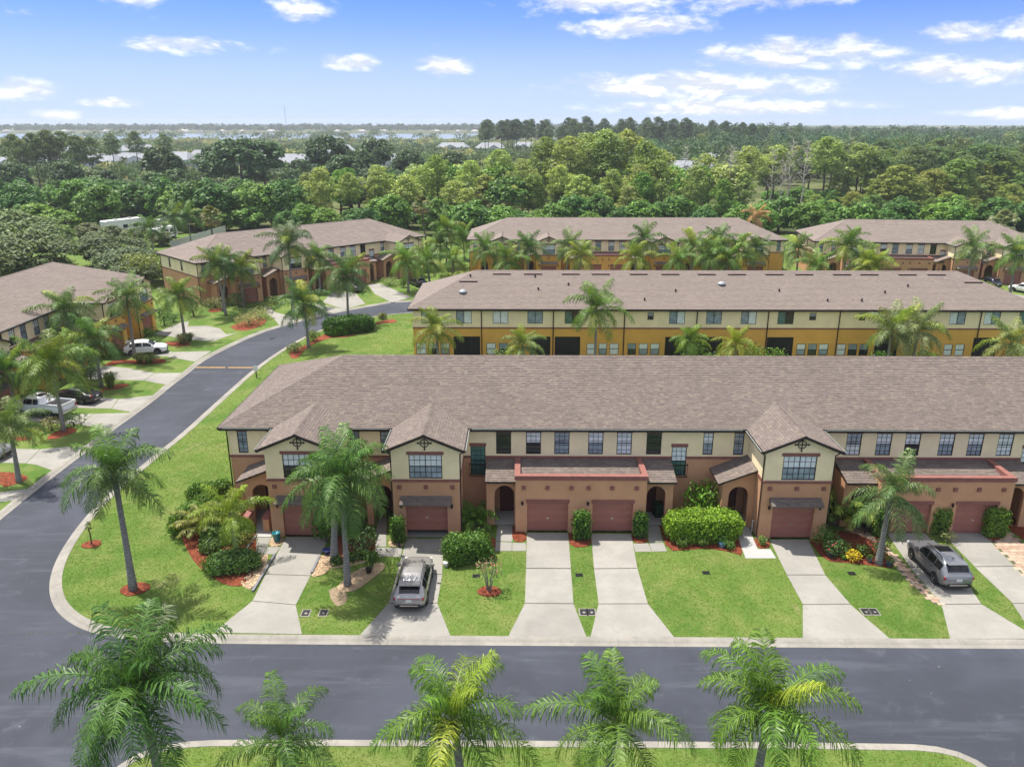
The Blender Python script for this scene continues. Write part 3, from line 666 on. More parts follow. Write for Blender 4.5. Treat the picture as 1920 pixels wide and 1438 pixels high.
def queen_palm(label,spec,sc=1.,nf=16,col=GREEN,group='queen palms along the streets',thick=1.,lowf=.25,seeds=False,yellow=0.,name='queen_palm',cat='palm tree',z0=0.,bend=.5):
    X,Y,cx,cz=spec; o=empty(name,(X,Y,z0),0,label=label,category=cat,group=group); h=cz-z0; dx=cx-X
    t=MB(); pts=[];rad=[]
    for i in range(11):
        u=i/10; pts.append((dx*(u**1.3),.12*math.sin(u*3)*bend,-.08+(h+.08)*u)); rad.append((.15+.09*(1-u)**4-.02*u)*thick*(1.12 if i==9 else 1)*(.7 if i==10 else 1))
    t.tube(pts,rad,9); t.obj('trunk',PALMBARK,o,True)
    b=MB(); b.tube([(dx,0,h-.15),(dx,0,h+.35)],[.15*thick,.05],6); c=b.obj('crownshaft',M('crownshaft',(.20,.19,.10),.8,.3,6),o)
    az=rnd.uniform(0,6.28)
    nf=int(nf*1.18)
    for i in range(nf):
        u=(i+.5)/nf; az+=2.4+rnd.uniform(-.25,.25)
        cls='up' if u<.20 else 'mid' if u<.20+(.8-lowf)*.55 else 'low' if u<1-lowf else 'hang'
        me=rnd.choice(FR[cls]); q=add('frond',me,o,(dx,0,h+.15-.25*u),(rnd.uniform(-.1,.1),rnd.uniform(-.12,.12),az))
        q.scale=(sc*rnd.uniform(.88,1.08),)*3; cc=tone(col); 
        if rnd.random()<yellow: cc=tone(YELGREEN)
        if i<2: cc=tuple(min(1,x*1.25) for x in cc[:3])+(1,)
        q.color=cc
    for _ in range(rnd.choice((0,1,1,2))):
        q=add('frond',FR['dead'][0],o,(dx,0,h-.2),(0,0,rnd.uniform(0,6.28))); q.color=(.26,.20,.09,1); q.scale=(sc,)*3
    if seeds: add('seed_cluster',SEED,o,(dx+.25,-.2,h-.35)).scale=(1.2,)*3
    return o
def fan_palm(label,spec,sc=1.,nf=34,group=None,col=(.13,.15,.045),z0=0,name='fan_palm'):
    X,Y,cx,cz=spec; o=empty(name,(X,Y,z0),0,label=label,category='palm tree'); h=cz-z0; dx=cx-X
    if group: o['group']=group
    t=MB(); t.tube([(dx*u,0,-.08+(h+.08)*u) for u in np.linspace(0,1,8)],[.20*(1-.3*u)*(.8+.2*sc) for u in np.linspace(0,1,8)],8); t.obj('trunk',M('fan_palm_bark',(.13,.10,.075),.95,.3,6,.8,14),o,True)
    az=0
    for i in range(nf):
        u=(i+.5)/nf; az+=2.4; el=R_(75-150*u)
        q=add('frond',FAN[i%3],o,(dx,0,h-.1),(0,-el,az)); q.scale=(sc*rnd.uniform(.85,1.1),)*3
        q.color=tone(col) if u<.72 else (.30*rnd.uniform(.8,1.1),.235,.12,1)
    return o
def clump_palm(label,X,Y,sc=1.,n=16,col=GREEN,name='areca_palm',group=None,z0=0.):
    o=empty(name,(X,Y,z0),0,label=label,category='palm shrub')
    if group: o['group']=group
    az=0; t=MB()
    for i in range(4): a=i*1.6; t.tube([(.12*math.cos(a),.12*math.sin(a),-.05),(.25*math.cos(a),.25*math.sin(a),.5*sc)],[.04,.03],5)
    t.obj('stem',PALMBARK,o)
    for i in range(n):
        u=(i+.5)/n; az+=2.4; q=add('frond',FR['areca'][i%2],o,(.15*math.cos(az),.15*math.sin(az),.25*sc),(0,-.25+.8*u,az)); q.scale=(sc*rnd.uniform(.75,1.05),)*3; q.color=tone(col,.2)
    return o
# ------------------------------------------------------------------ shrubs and hedges
def box_points(w,d,h,dens,rough=.06,rnd_=.15):
    pts=[];nr=[]
    for (a,b,f,n) in ((w,d,lambda u,v:(u*w/2,v*d/2,h),(0,0,1)),(w,h,lambda u,v:(u*w/2,-d/2,(v+1)*h/2),(0,-1,0)),(w,h,lambda u,v:(u*w/2,d/2,(v+1)*h/2),(0,1,0)),(d,h,lambda u,v:(-w/2,u*d/2,(v+1)*h/2),(-1,0,0)),(d,h,lambda u,v:(w/2,u*d/2,(v+1)*h/2),(1,0,0))):
        k=int(a*b*dens)
        for _ in range(k): pts.append(f(rnd.uniform(-1,1),rnd.uniform(-1,1))); nr.append(n)
    P=np.array(pts);N=np.array(nr,float); c=np.array([0,0,h*.5]); q=(P-c)/np.array([w/2,d/2,h/2])
    l=np.linalg.norm(q,axis=1); k=1-rnd_*np.clip((l-1)/.73,0,1); P=c+(P-c)*k[:,None]
    wob=np.sin(P[:,0]*3.1+1)*np.sin(P[:,1]*2.7)*np.sin(P[:,2]*3.3+.5); P+=N*(wob*rough*1.6)[:,None]+rng.normal(0,rough,P.shape); P[:,2]=np.maximum(P[:,2],.02); return P,N
def hedge(label,X,Y,w,d,h,rz=0,col=(.060,.125,.018),dens=170,leaf=.13,name='hedge',cat='hedge',group=None,round_=.2,z0=0.,rough=.085):
    o=empty(name,(X,Y,z0),rz,label=label,category=cat)
    if group: o['group']=group
    P,N=box_points(w,d,h,dens,rough,round_); V,Q=leaf_quads(P,N,leaf,1.7,.75); q=add('foliage',np_mesh('foliage',V,Q,LEAF),o); q.color=tone(col,.08)
    P,N=box_points(w*.9,d*.9,h*.93,dens*.5,rough,round_); V,Q=leaf_quads(P,N,leaf*1.3,1.3,.6)
    q=add('inner_foliage',np_mesh('inner_foliage',V,Q,LEAF),o); q.color=tone(col,.1)
    b=MB(); m=round_*.8; b.box(-w/2*(.8-m*.6),w/2*(.8-m*.6),-d/2*(.8-m*.6),d/2*(.8-m*.6),-.05,h*(.86-m*.5)); b.obj('branches',M('dark_hedge_core',(.025,.03,.012),.95,.3,8),o)  # solid dark box added behind the leaves to stop see-through
    return o
BALL={}
def shrub(label,X,Y,w,h,d=None,col=(.060,.120,.022),leaf=.11,n=520,name='shrub',cat='shrub',group=None,lump=5,z0=0.,flowers=None):
    n=min(3200,max(n,int(3.0*(w/leaf)**2))); key=(round(leaf/w,3),n,lump)
    if key not in BALL:
        P=[];N=[]
        cs=[np.array([0,0,.5])]+[np.array([.28*math.cos(a),.28*math.sin(a),.5+rnd.uniform(-.08,.12)]) for a in np.linspace(0,6.28,lump,endpoint=False)]
        for c in cs:
            dd=sph(n//(lump+1),-.75); P.append(c+dd*np.array([.30,.30,.45])*rng.uniform(.78,1.06,(len(dd),1))); N.append(dd)
        P=np.concatenate(P);N=np.concatenate(N); P[:,2]=np.clip(P[:,2],.01,None); V,Q=leaf_quads(P,N,leaf/w,1.7,.7); BALL[key]=np_mesh('foliage',V,Q,LEAF)
    o=empty(name,(X,Y,z0),rnd.uniform(0,6.28),label=label,category=cat)
    if group: o['group']=group
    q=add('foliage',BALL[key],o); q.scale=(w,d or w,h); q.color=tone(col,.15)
    s=MB(); s.tube([(0,0,-.05),(0,0,h*.35)],[.05*w,.03*w],5); s.obj('stem',BARK,o)
    if flowers:
        P=sph(26,-.1)*np.array([w*.5,w*.5,h*.5])+np.array([0,0,h*.5]); V,Q=leaf_quads(P,P-np.array([0,0,h*.5]),.12,1,.3); q=add('flowers',np_mesh('flowers',V,Q,M('petals_'+flowers[0],flowers[1],.6,.15)),o)
    return o
GT={}
def grass_clump(label,X,Y,r,h,col=(.15,.17,.06),n=170,name='ornamental_grass',group='fountain grass clumps beside the driveways'):
    k=0
    if 'g' not in GT:
        mb=MB()
        for i in range(260):
            a=rnd.uniform(0,6.28); l=rnd.uniform(.6,1.05); b=Vector((.18*rnd.random()*math.cos(a),.18*rnd.random()*math.sin(a),0)); o_=Vector((math.cos(a),math.sin(a),0)); sp=rnd.uniform(.25,1.0); s=Vector((-math.sin(a),math.cos(a),0))*.016
            m=b+o_*sp*.35*l+Vector((0,0,l*.8)); e=b+o_*sp*l+Vector((0,0,l*(1.02-.6*sp)))
            mb.raw([b-s,b+s,m+s,m-s,e],[(0,1,2,3),(3,2,4)])
        GT['g']=mb.mesh('blades',GRASS)
    o=empty(name,(X,Y,0),rnd.uniform(0,6),label=label,category='ornamental grass',group=group); q=add('blades',GT['g'],o); q.scale=(r,r,h); q.color=tone(col,.1); return o
# ------------------------------------------------------------------ broadleaf trees and pines
def trunk_mesh(h,r,limbs,spread,seed,zf=.35,up=.8,mat=None,k=7):
    q=random.Random(seed); mb=MB(); b=[(0,0,-.2)]; x=y=0
    for i in range(1,7): x+=q.uniform(-.1,.1)*h*.06; y+=q.uniform(-.1,.1)*h*.06; b.append((x,y,h*i/6))
    mb.tube(b,[r*(1-.12*i)*(1.35 if i==0 else 1) for i in range(7)],k)
    for i in range(limbs):
        a=i*2.4+q.uniform(-.4,.4); z=h*(zf+(1-zf)*(i+.3)/limbs); f=z/h*6; j=min(int(f),5); p=Vector(b[j]).lerp(Vector(b[j+1]),f-j); d=Vector((math.cos(a),math.sin(a),0)); l=spread*q.uniform(.6,1)*(1-.35*(z/h))
        mb.tube([p,p+d*l*.5+Vector((0,0,l*.25*up)),p+d*l+Vector((0,0,l*.6*up))],[r*.42,r*.28,r*.1],5)
    return mb.mesh('trunk',mat or BARK)
def crown_mesh(cl,per,leaf,aspect=1.5,flat=1.,zmin=-.35,jit=.55,mat=None):
    P=[];N=[]
    for c,r in cl:
        d=sph(per,zmin); P.append(np.array(c)+d*np.array([r,r,r*flat])*rng.uniform(.62,1.06,(len(d),1))); N.append(d+np.array([0,0,.55]))
    P=np.concatenate(P);N=np.concatenate(N); V,Q=leaf_quads(P,N,leaf,aspect,jit*.8); return np_mesh('crown',V,Q,mat or LEAF)
def ell_clumps(n,rx,rz,zc,rc,zmin=-.35):
    d=sph(n,zmin); return [((x*rx*s,y*rx*s,zc+z*rz*s),rc*rnd.uniform(.75,1.2)) for (x,y,z),s in zip(d,rng.uniform(.72,1.0,len(d)))]
TR={'oak':[],'lush':[],'pine':[],'young':[],'dead':[],'dark':[]}
for i in range(2): TR['oak'].append((trunk_mesh(5.5,.42,7,4.5,i,.4),crown_mesh(ell_clumps(85,5.4,3.6,5.4,1.5,-.85),150,.40),10.))
for i in range(3): TR['lush'].append((trunk_mesh(6,.28,6,2.5,10+i,.3),crown_mesh(ell_clumps(52,3.3,4.2,4.9,1.25,-.9),90,.52,1.7),9.5))
for i in range(3): TR['dark'].append((trunk_mesh(7,.3,6,3,30+i,.35),crown_mesh(ell_clumps(40,3.3,3.6,7.0,1.2,-.5),85,.55,1.5),11.))
def pine_clumps(seed,bushy=0):
    q=random.Random(seed); cl=[]; H=20.
    n=38+bushy*14
    for i in range(n):
        u=(i+.5)/n; z=H*(.52-.22*bushy)+(H*(.46+.22*bushy))*u; a=i*2.4+q.uniform(-.5,.5)
        env=(1-((u-.42)/.66)**2); r=(4.1)*max(.25,env)*q.uniform(.35,1); cl.append(((r*math.cos(a),r*math.sin(a),z+q.uniform(-.3,.3)),q.uniform(1.0,1.6)))
    cl.append(((0,0,H*.985),.9)); return cl
for i in range(4):
    TR['pine'].append((trunk_mesh(18.5,.24,16,3.6,50+i,.5,.55),crown_mesh(pine_clumps(i),80,.46,2.6,.75,-.6,.8,NEEDLE),20.5))
for i in range(2):
    TR['young'].append((trunk_mesh(18.5,.26,10,3.2,70+i,.4,.55),crown_mesh(pine_clumps(20+i,1),76,.5,2.2,.85,-.6,.8,NEEDLE),20.5))
def dead_mesh(seed):
    q=random.Random(seed); mb=MB(); H=20
    mb.tube([(q.uniform(-.12,.12)*i,q.uniform(-.12,.12)*i,H*i/7) for i in range(8)],[.24*(1-.12*i) for i in range(8)],7)
    tw=MB()
    for i in range(26):
        z=H*(.35+.65*(i+.5)/26); a=i*2.4+q.uniform(-.5,.5); l=(4.2*(1-(z/H-.35)*.9))*q.uniform(.45,1); p=Vector((0,0,z)); d=Vector((math.cos(a),math.sin(a),q.uniform(.05,.5)))
        m=p+d*l*.55; e=p+d*l+Vector((0,0,l*q.uniform(.1,.4))); tw.tube([p,m,e],[.07,.05,.02],4,0,False)
        for j in range(9):
            s=p.lerp(e,q.uniform(.4,1)); f=Vector((q.uniform(-1,1),q.uniform(-1,1),q.uniform(-.1,1))).normalized()*q.uniform(.5,1.3); tw.tube([s,s+f],[.028,.012],3,0,False)
    return mb.mesh('trunk',DEADWOOD),tw.mesh('bare_branches',DEADWOOD),20.
for i in range(2): TR['dead'].append(dead_mesh(90+i))
def tree(kind,X,Y,h,col,sxy=1.,z0=-.2,**kw):
    tm,cm,h0=rnd.choice(TR[kind]); s=h/h0
    nm={'oak':'oak_tree','lush':'broadleaf_tree','dark':'broadleaf_tree','pine':'pine_tree','young':'pine_tree','dead':'dead_pine'}[kind]
    o=empty(nm,(X,Y,z0),rnd.uniform(0,6.28),category='tree',**kw); o.scale=(s*sxy,s*sxy,s)
    add('trunk',tm,o); c=add(cm.name.split('.')[0],cm,o); c.color=tone(col,.16); return o
# ------------------------------------------------------------------ cars
def wheel(parent,x,y,r,side,rim=ALLOY):
    key=('wheel',round(r,2),rim.name)
    if key not in GC:
        t=MB(); k=20; t.lathe([(r*.66,-.11),(r*.93,-.115),(r,-.08),(r,.08),(r*.93,.115),(r*.66,.11)],k,cap=False)
        q=MB(); q.lathe([(r*.67,.10),(r*.62,.085),(r*.60,-.05)],k,cap=False); q.lathe([(0.001,.095),(r*.16,.095),(r*.18,.07)],10,cap=False)
        for i in range(5):
            a=2*math.pi*i/5
            for b in (-.10,.10):
                p=Vector((r*.12*math.cos(a),r*.12*math.sin(a),.085)); e=Vector((r*.64*math.cos(a+b),r*.64*math.sin(a+b),.085)); s=Vector((-math.sin(a),math.cos(a),0))*r*.055; q.face([p-s,p+s,e+s*.8,e-s*.8])
        d=MB(); d.lathe([(0.001,.0),(r*.62,.0)],k,cap=False)
        GC[key]=(t.mesh('tyre',RUBBER,True),q.mesh('rim',rim),d.mesh('brake_disc',CLAD))
    o=empty('wheel',(x,y,r)); o.parent=parent; o.rotation_euler=(-math.pi/2*side,0,0) if side<0 else (-math.pi/2,0,0)
    o.rotation_euler=(math.pi/2 if side<0 else -math.pi/2,0,0)
    for n,m in zip(('tyre','rim','brake_disc'),GC[key]): add(n,m,o)
class Car:
    """loft along x (front +x). stations: (s, zbottom, zbelt, ztop, half width, half roof width)"""
    def __init__(s,L,st): s.L=L; s.a=np.array(st,float)
    def sec(s,u):
        a=s.a; f=lambda i:float(np.interp(u,a[:,0],a[:,i])); zb,zl,zt,w,wr=(f(i) for i in range(1,6)); x=(u-.5)*s.L
        g=zt-zl
        return [Vector((x,0,zb)),Vector((x,w*.86,zb)),Vector((x,w*.985,zb+.14)),Vector((x,w,zb+(zl-zb)*.55)),Vector((x,w*.975,zl)),Vector((x,wr+(w*.975-wr)*.10 if g>.25 else wr,zl+g*.86)),Vector((x,wr*.80,zt-.012)),Vector((x,wr*.4,zt)),Vector((x,0,zt+.004))]
    def at(s,u,j,sd):
        p=s.sec(u); k=min(int(j),7); q=p[k].lerp(p[k+1],j-k); return Vector((q.x,q.y*sd,q.z))
    def body(s):
        mb=MB(); us=np.unique(np.concatenate([s.a[:,0],np.linspace(0,1,33)])); n=9; rows=[]
        for u in us:
            p=s.sec(u); ring=[Vector((q.x,-q.y,q.z)) for q in p[1:-1]]; full=[p[0]]+p[1:-1]+[p[-1]]+ring[::-1]; rows.append(full)
        m=len(rows[0]); vs=[v for r in rows for v in r]
        fs=[(i*m+j,i*m+(j+1)%m,(i+1)*m+(j+1)%m,(i+1)*m+j) for i in range(len(rows)-1) for j in range(m)]
        fs+=[tuple(range(m))[::-1],tuple((len(rows)-1)*m+j for j in range(m))]; fs=[f[::-1] for f in fs]; mb.raw(vs,fs); return mb
    def patch(s,u0,u1,j0,j1,sd,nu=6,nj=4,off=.008,skew=0.):
        mb=MB(); g=[]
        for a in range(nu+1):
            for b in range(nj+1):
                j=j0+(j1-j0)*b/nj; u=u0+(u1-u0)*a/nu
                if skew: u=u+skew*(b/nj)*(1-2*a/nu if 0 else 1)
                e=.002; p=s.at(u,j,sd); n=(s.at(min(u+e,1),j,sd)-s.at(max(u-e,0),j,sd)).cross(s.at(u,min(j+.02,7.99),sd)-s.at(u,max(j-.02,0),sd))
                if n.length<1e-9: n=Vector((0,0,1))
                n.normalize()
                if n.dot(Vector((0,p.y,max(p.z-.7,.01))))<0: n=-n
                g.append(p+n*off)
        for a in range(nu):
            for b in range(nj): i=a*(nj+1)+b; mb.raw([g[i],g[i+1],g[i+nj+2],g[i+nj+1]],[(0,1,2,3)])
        return mb
def build_car(label,X,Y,rz,kind,pm,cat='car',name='parked_car',group=None,rails=False,sunroof=False,plate=True,cl=True,z0=.012):
    o=empty(name,(X,Y,z0),rz,label=label,category=cat)
    if group: o['group']=group
    if kind=='suv':
        L,w=4.65,.93; st=[(0,.42,.95,1.0,w*.84,.66),(.02,.34,.98,1.03,w*.93,.66),(.05,.27,1.0,1.22,w*.975,.64),(.10,.24,1.0,1.50,w,.64),(.16,.22,1.0,1.62,w,.65),(.30,.2,.99,1.68,w,.66),(.45,.2,.98,1.68,w,.66),(.57,.2,.97,1.60,w,.64),(.72,.2,.96,1.06,w,.72),(.80,.21,.93,1.03,w,.74),(.92,.24,.86,.96,w*.97,.70),(.97,.28,.78,.88,w*.9,.64),(1,.36,.68,.74,w*.78,.56)]
        win=[(.13,.27,.03),(.285,.44,.0),(.455,.655,-.07)]; ws=(.585,.71); rw=(.045,.13); wx=(-1.38,1.36); r=.36
    elif kind=='cross':
        L,w=4.74,.925; st=[(0,.44,.93,.96,w*.82,.62),(.02,.36,.96,1.0,w*.92,.62),(.06,.28,.98,1.14,w*.97,.60),(.13,.24,.98,1.40,w,.59),(.20,.22,.98,1.55,w,.61),(.32,.2,.97,1.64,w,.63),(.46,.2,.96,1.65,w,.64),(.58,.2,.95,1.57,w,.62),(.73,.2,.94,1.03,w,.71),(.81,.21,.91,1.0,w,.73),(.92,.24,.84,.93,w*.96,.68),(.97,.28,.76,.85,w*.89,.6),(1,.36,.66,.72,w*.76,.52)]
        win=[(.16,.28,.05),(.295,.45,.0),(.465,.66,-.07)]; ws=(.595,.72); rw=(.05,.185); wx=(-1.40,1.36); r=.36
    elif kind=='sedan':
        L,w=4.9,.91; st=[(0,.44,.86,.92,w*.82,.6),(.02,.34,.92,1.0,w*.92,.66),(.06,.26,.93,1.03,w*.97,.68),(.15,.22,.94,1.06,w,.68),(.28,.2,.93,1.38,w,.57),(.38,.19,.92,1.45,w,.58),(.52,.19,.91,1.44,w,.59),(.70,.19,.90,1.0,w,.68),(.80,.2,.87,.96,w,.70),(.92,.23,.80,.88,w*.96,.66),(.97,.27,.72,.80,w*.88,.58),(1,.34,.62,.68,w*.76,.5)]
        win=[(.225,.30,.04),(.315,.44,.0),(.455,.62,-.06)]; ws=(.545,.69); rw=(.16,.275); wx=(-1.42,1.38); r=.34
    else:
        L,w=6.2,1.02; st=[(.0,.55,1.18,1.19,w*.96,.95),(.36,.5,1.20,1.21,w,.96),(.375,.5,1.20,1.86,w,.74),(.42,.5,1.20,1.95,w,.76),(.55,.5,1.19,1.96,w,.76),(.62,.5,1.18,1.92,w,.75),(.71,.5,1.17,1.27,w,.84),(.80,.5,1.15,1.25,w,.86),(.93,.52,1.10,1.20,w*.97,.84),(.98,.56,1.0,1.10,w*.94,.8),(1,.6,.9,.98,w*.88,.7)]
        win=[(.395,.485,0),(.495,.655,-.05)]; ws=(.635,.70); rw=(.355,.378); wx=(-1.75,1.95); r=.42
    C=Car(L,st); C.body().obj('body',pm,o,True)
    for a,b,sk in win:
        for sd in (-1,1): C.patch(a,b,4.12,4.86,sd,off=.012,skew=sk*0).obj('side_window',CARGLASS,o,True)
    def across(u0,u1,nm,mat,j0=5.25,off=.012,nu=5):
        mb=MB()
        for sd in (-1,1):
            p=C.patch(u0,u1,j0,7.995,sd,nu,5,off); mb.raw(p.v,p.f)
        mb.obj(nm,mat,o,True)
    across(*ws,'windscreen',CARGLASS)
    hL=L/2; zt=max(s_[3] for s_ in st)
    if kind!='pickup': across(*rw,'rear_window',CARGLASS)
    else:
        b=MB(); x0=-hL+.375*L-.012; b.face([(x0,-.66,1.36),(x0,.66,1.36),(x0-.0,.60,1.80),(x0,-.60,1.80)]); b.obj('rear_window',CARGLASS,o)
        b=MB(); b.box(-hL+.12,-hL+.35*L,-.82,.82,1.195,1.225); b.obj('bed_liner',CLAD,o)
        b=MB()
        for sd in (-1,1): b.box(-hL+.02,-hL+.365*L,sd*.93-.07,sd*.93+.07,1.18,1.40)
        b.box(-hL+.0,-hL+.09,-.86,.86,1.16,1.40); b.obj('bed_side',pm,o)
        b=MB(); b.box(-hL-.14,-hL+.02,-.92,.92,.55,.74); b.obj('rear_bumper',STEEL,o); b=MB(); b.box(hL-.03,hL+.08,-.9,.9,.55,.75); b.obj('front_bumper',STEEL,o)
    b=MB(); zb=st[0][1]
    for sd in (-1,1):
        b=MB(); ww=st[1][4]; b.box(-hL-.012+.02,-hL+.16,sd*(ww-.30) if sd>0 else -(ww+.0),sd*(ww+.0) if sd>0 else -(ww-.30),.80,.95) if kind!='pickup' else b.box(-hL-.01,-hL+.1,min(sd*.8,sd*.975),max(sd*.8,sd*.975),.85,1.15); b.obj('tail_light',TAIL,o)
        b=MB(); zf=st[-2][2]; wf=st[-2][4]; b.box(hL-.32,hL-.075,min(sd*(wf-.34),sd*(wf+.01)),max(sd*(wf-.34),sd*(wf+.01)),zf-.10,zf+.03); b.obj('headlight',LENS,o)
        b=MB(); mx=-hL+ws[1]*L-.12; wm=max(s_[4] for s_ in st); zb_=st[-4][2]+.10; b.box(mx-.07,mx+.07,min(sd*(wm-.02),sd*(wm+.17)),max(sd*(wm-.02),sd*(wm+.17)),zb_,zb_+.15); b.obj('wing_mirror',pm,o)
        for q in wx:
            b=MB(); mt=Matrix.Translation((q,sd*(wm-.012),r))@Matrix.Rotation(math.pi/2*(-sd),4,'X'); b.lathe([(.001,.016),(r*1.17,.016),(r*1.2,0)],22,mat=mt,cap=False); b.obj('wheel_arch',CLAD,o)
            wheel(o,q,sd*(wm-.085),r,sd)
    if cl:
        b=MB(); v_=st[1][4]; b.prism([(-hL-.02,-v_*.72),(-hL+.06,-v_*.93),(-hL+.4,-v_*1.02),(-hL+.4,v_*1.02),(-hL+.06,v_*.93),(-hL-.02,v_*.72)],zb-.14,zb+.09); b.obj('rear_valance',CLAD,o)
        b=MB(); b.box(-hL-.03,-hL+.1,-v_*.6,v_*.6,zb+.0,zb+.06); b.obj('bumper_strip',STEEL,o)
        b=MB(); v_=st[-1][4]; b.prism([(hL+.01,-v_*.8),(hL-.08,-v_*1.02),(hL-.4,-v_*1.12),(hL-.4,v_*1.12),(hL-.08,v_*1.02),(hL+.01,v_*.8)],st[-1][1]-.13,st[-1][1]+.14); b.obj('grille',CLAD,o)
        for sd in (-1,1): b=MB(); b.box(-1.0,.95,min(sd*(w-.06),sd*(w+.008)),max(sd*(w-.06),sd*(w+.008)),.19,.33); b.obj('sill',CLAD,o)
    b=MB(); b.box(-1.2,1.2,-.7,.7,.16,.3); b.obj('underbody',CLAD,o)
    if plate: b=MB(); b.box(-hL-.03,-hL+.0,-.16,.16,.70,.86); b.obj('number_plate',PLATE,o)
    for sd in (-1,1):   # door seams and handles
        b=MB()
        for hx in ((-.75,.25) if kind!='pickup' else (.0,.95)): b.box(hx-.09,hx+.09,min(sd*(w-.01),sd*(w+.03)),max(sd*(w-.01),sd*(w+.03)),.88,.92)
        b.obj('door_handle',pm,o,kind='stuff')
    if rails:
        for sd in (-1,1):
            b=MB(); b.tube([(-1.35,sd*.60,zt-.10),(-1.2,sd*.60,zt+.045),(.25,sd*.60,zt+.045),(.45,sd*.60,zt-.06)],.022,6); b.obj('roof_rail',CLAD,o)
    if sunroof:
        b=MB(); b.box(-.62,.02,-.42,.42,zt-.02,zt+.010); b.obj('sunroof',CARGLASS,o)
    if kind in('suv','cross'):
        b=MB(); b.box(-hL+.30,-hL+.78,-.58,.58,zt-.12,zt-.07); b.obj('roof_spoiler',pm,o); b=MB(); b.tube([(-1.3,0,zt-.03),(-1.42,0,zt+.09)],[.035,.012],5); b.obj('aerial',CLAD,o)
        b=MB(); b.box(-hL-.02,-hL+.05,-.62,.62,.865,.90); b.obj('tail_light_bar',TAIL if kind=='cross' else STEEL,o)
    return o
# ------------------------------------------------------------------ ground, roads, lawns
def sheet(name,poly,z,mat,thick=0,parent=None,**kw):
    b=MB()
    if thick: b.prism(poly,z-thick,z)
    else: b.face([(p[0],p[1],z) for p in poly])
    return b.obj(name,mat,parent,**kw)
STR=dict(kind='structure')
sheet('ground',[(-7000,-300),(7000,-300),(7000,9000),(-7000,9000)],-.35,WILD,**STR)
sheet('road',[(-46,10),(110,10),(110,126),(-46,126)],-.10,ASPH,.2,**STR)
WEST=[(-29.6,60),(-29.85,54.43),(-29.82,50.47),(-29.3,46.62),(-28.4,43.0),(-27.1,40.2),(-25.4,38.1),(-23.1,36.6),(-20.45,35.95),(-16.34,35.75)]
UP=[(-29.3,66),(-29.25,75),(-29.15,83.1),(-28.65,89.4),(-27.7,95.5),(-26.3,100.8),(-24,105.3),(-20.9,108.9),(-16.2,111.3),(-8,112.2)]
INNER=UP[::-1]+WEST                                  # the loop street's inner kerb line, from the back to the front corner
BLOCK_A=INNER+[(100,35.72),(100,112.2)]
OUT=[(-35.6,14),(-35.9,36)]+[(-36.69,51.24),(-36.82,56.53),(-36.76,61.71),(-36.96,65.14),(-36.81,69.67),(-36.81,74.69)]+[(-37.00,78.01),(-36.94,82.16),(-37.14,86.27),(-36.69,90.63)]+[(-34.56,100.06),(-32.02,104.62),(-29.18,109.26),(-25.77,113.31),(-22.40,116.43),(-19.12,119.70)]+[(-6,120.0)]
BLOCK_B=OUT+[(100,120.0),(150,120.0),(170,196),(-150,196),(-150,14)]
BLOCK_C=[(-17.3,14),(-16.9,26.4),(-16.2,27.3),(-15,27.75),(-13,27.92),(-1.7,27.97),(17,28.0),(18.8,27.75),(19.7,27.0),(20.2,25.4),(20.4,14)]
for p in (BLOCK_A,BLOCK_B,BLOCK_C): sheet('lawn',p,0,LAWN,.3,**STR)
def resample(line,step):
    out=[line[0]]; 
    for a,b in zip(line,line[1:]):
        n=max(1,round(math.dist(a,b)/step)); out+=[(a[0]+(b[0]-a[0])*i/n,a[1]+(b[1]-a[1])*i/n) for i in range(1,n+1)]
    return out
def smooth(line,n=2):
    for _ in range(n):
        o=[line[0]]
        for a,b in zip(line,line[1:]): o+=[(a[0]*.75+b[0]*.25,a[1]*.75+b[1]*.25),(a[0]*.25+b[0]*.75,a[1]*.25+b[1]*.75)]
        line=o+[line[-1]]
    return line
def kerb(line,side,step=3.0,width=.62):
    "kerb laid as separate cast lengths; side=+1: the road lies to the right of the line's direction"
    root=empty('kerb',(0,0,0),kind='structure'); ln=resample(line,.75); prof=[(-.06,.0),(-.05,.022),(.12,.028),(.26,.004),(.40,-.055),(width,-.088),(width,-.13)]
    k=0; per=max(1,round(step/.75))
    while k<len(ln)-1:
        seg=ln[k:k+per+1]; b=MB(); rows=[]
        for i,p in enumerate(seg):
            a=ln[max(k+i-1,0)]; c=ln[min(k+i+1,len(ln)-1)]; d=Vector((c[0]-a[0],c[1]-a[1],0)).normalized(); n=Vector((d.y,-d.x,0))*side
            q=Vector((p[0],p[1],0)); 
            if i==0: q+=d*.004
            if i==len(seg)-1: q-=d*.004
            rows.append([q+n*o_+Vector((0,0,z)) for o_,z in prof])
        m=len(prof); vs=[v for r in rows for v in r]; fs=[(i*m+j,i*m+j+1,(i+1)*m+j+1,(i+1)*m+j) for i in range(len(rows)-1) for j in range(m-1)]
        fs+=[tuple(range(m)),tuple((len(rows)-1)*m+j for j in range(m))[::-1]]
        if side<0: fs=[f[::-1] for f in fs]
        b.raw(vs,fs); b.obj('kerb_segment',KERBC,root); k+=per
front=smooth(WEST,2)+[(x,35.74) for x in (-10,0,12,24,48,72)]
kerb(smooth(UP[::-1],2)+[(-29.4,63)]+front,1)
kerb(smooth(OUT,1)+[(30,120.0),(90,120.0)],1)
kerb(smooth(BLOCK_C[:-1],1)+[(20.4,14)],-1,3.0,.24)
bS=MB(); bS.box(-35.9,-32.9,84.45,84.72,-.1,-.085); 
BD=sheet('road_marking',[(-36.4,84.42),(-33.1,84.42),(-33.1,84.7),(-36.4,84.7)],-.094,YELLOW,**STR); sheet('road_marking',[(-32.8,84.42),(-29.9,84.42),(-29.9,84.7),(-32.8,84.7)],-.094,YELLOW,**STR)

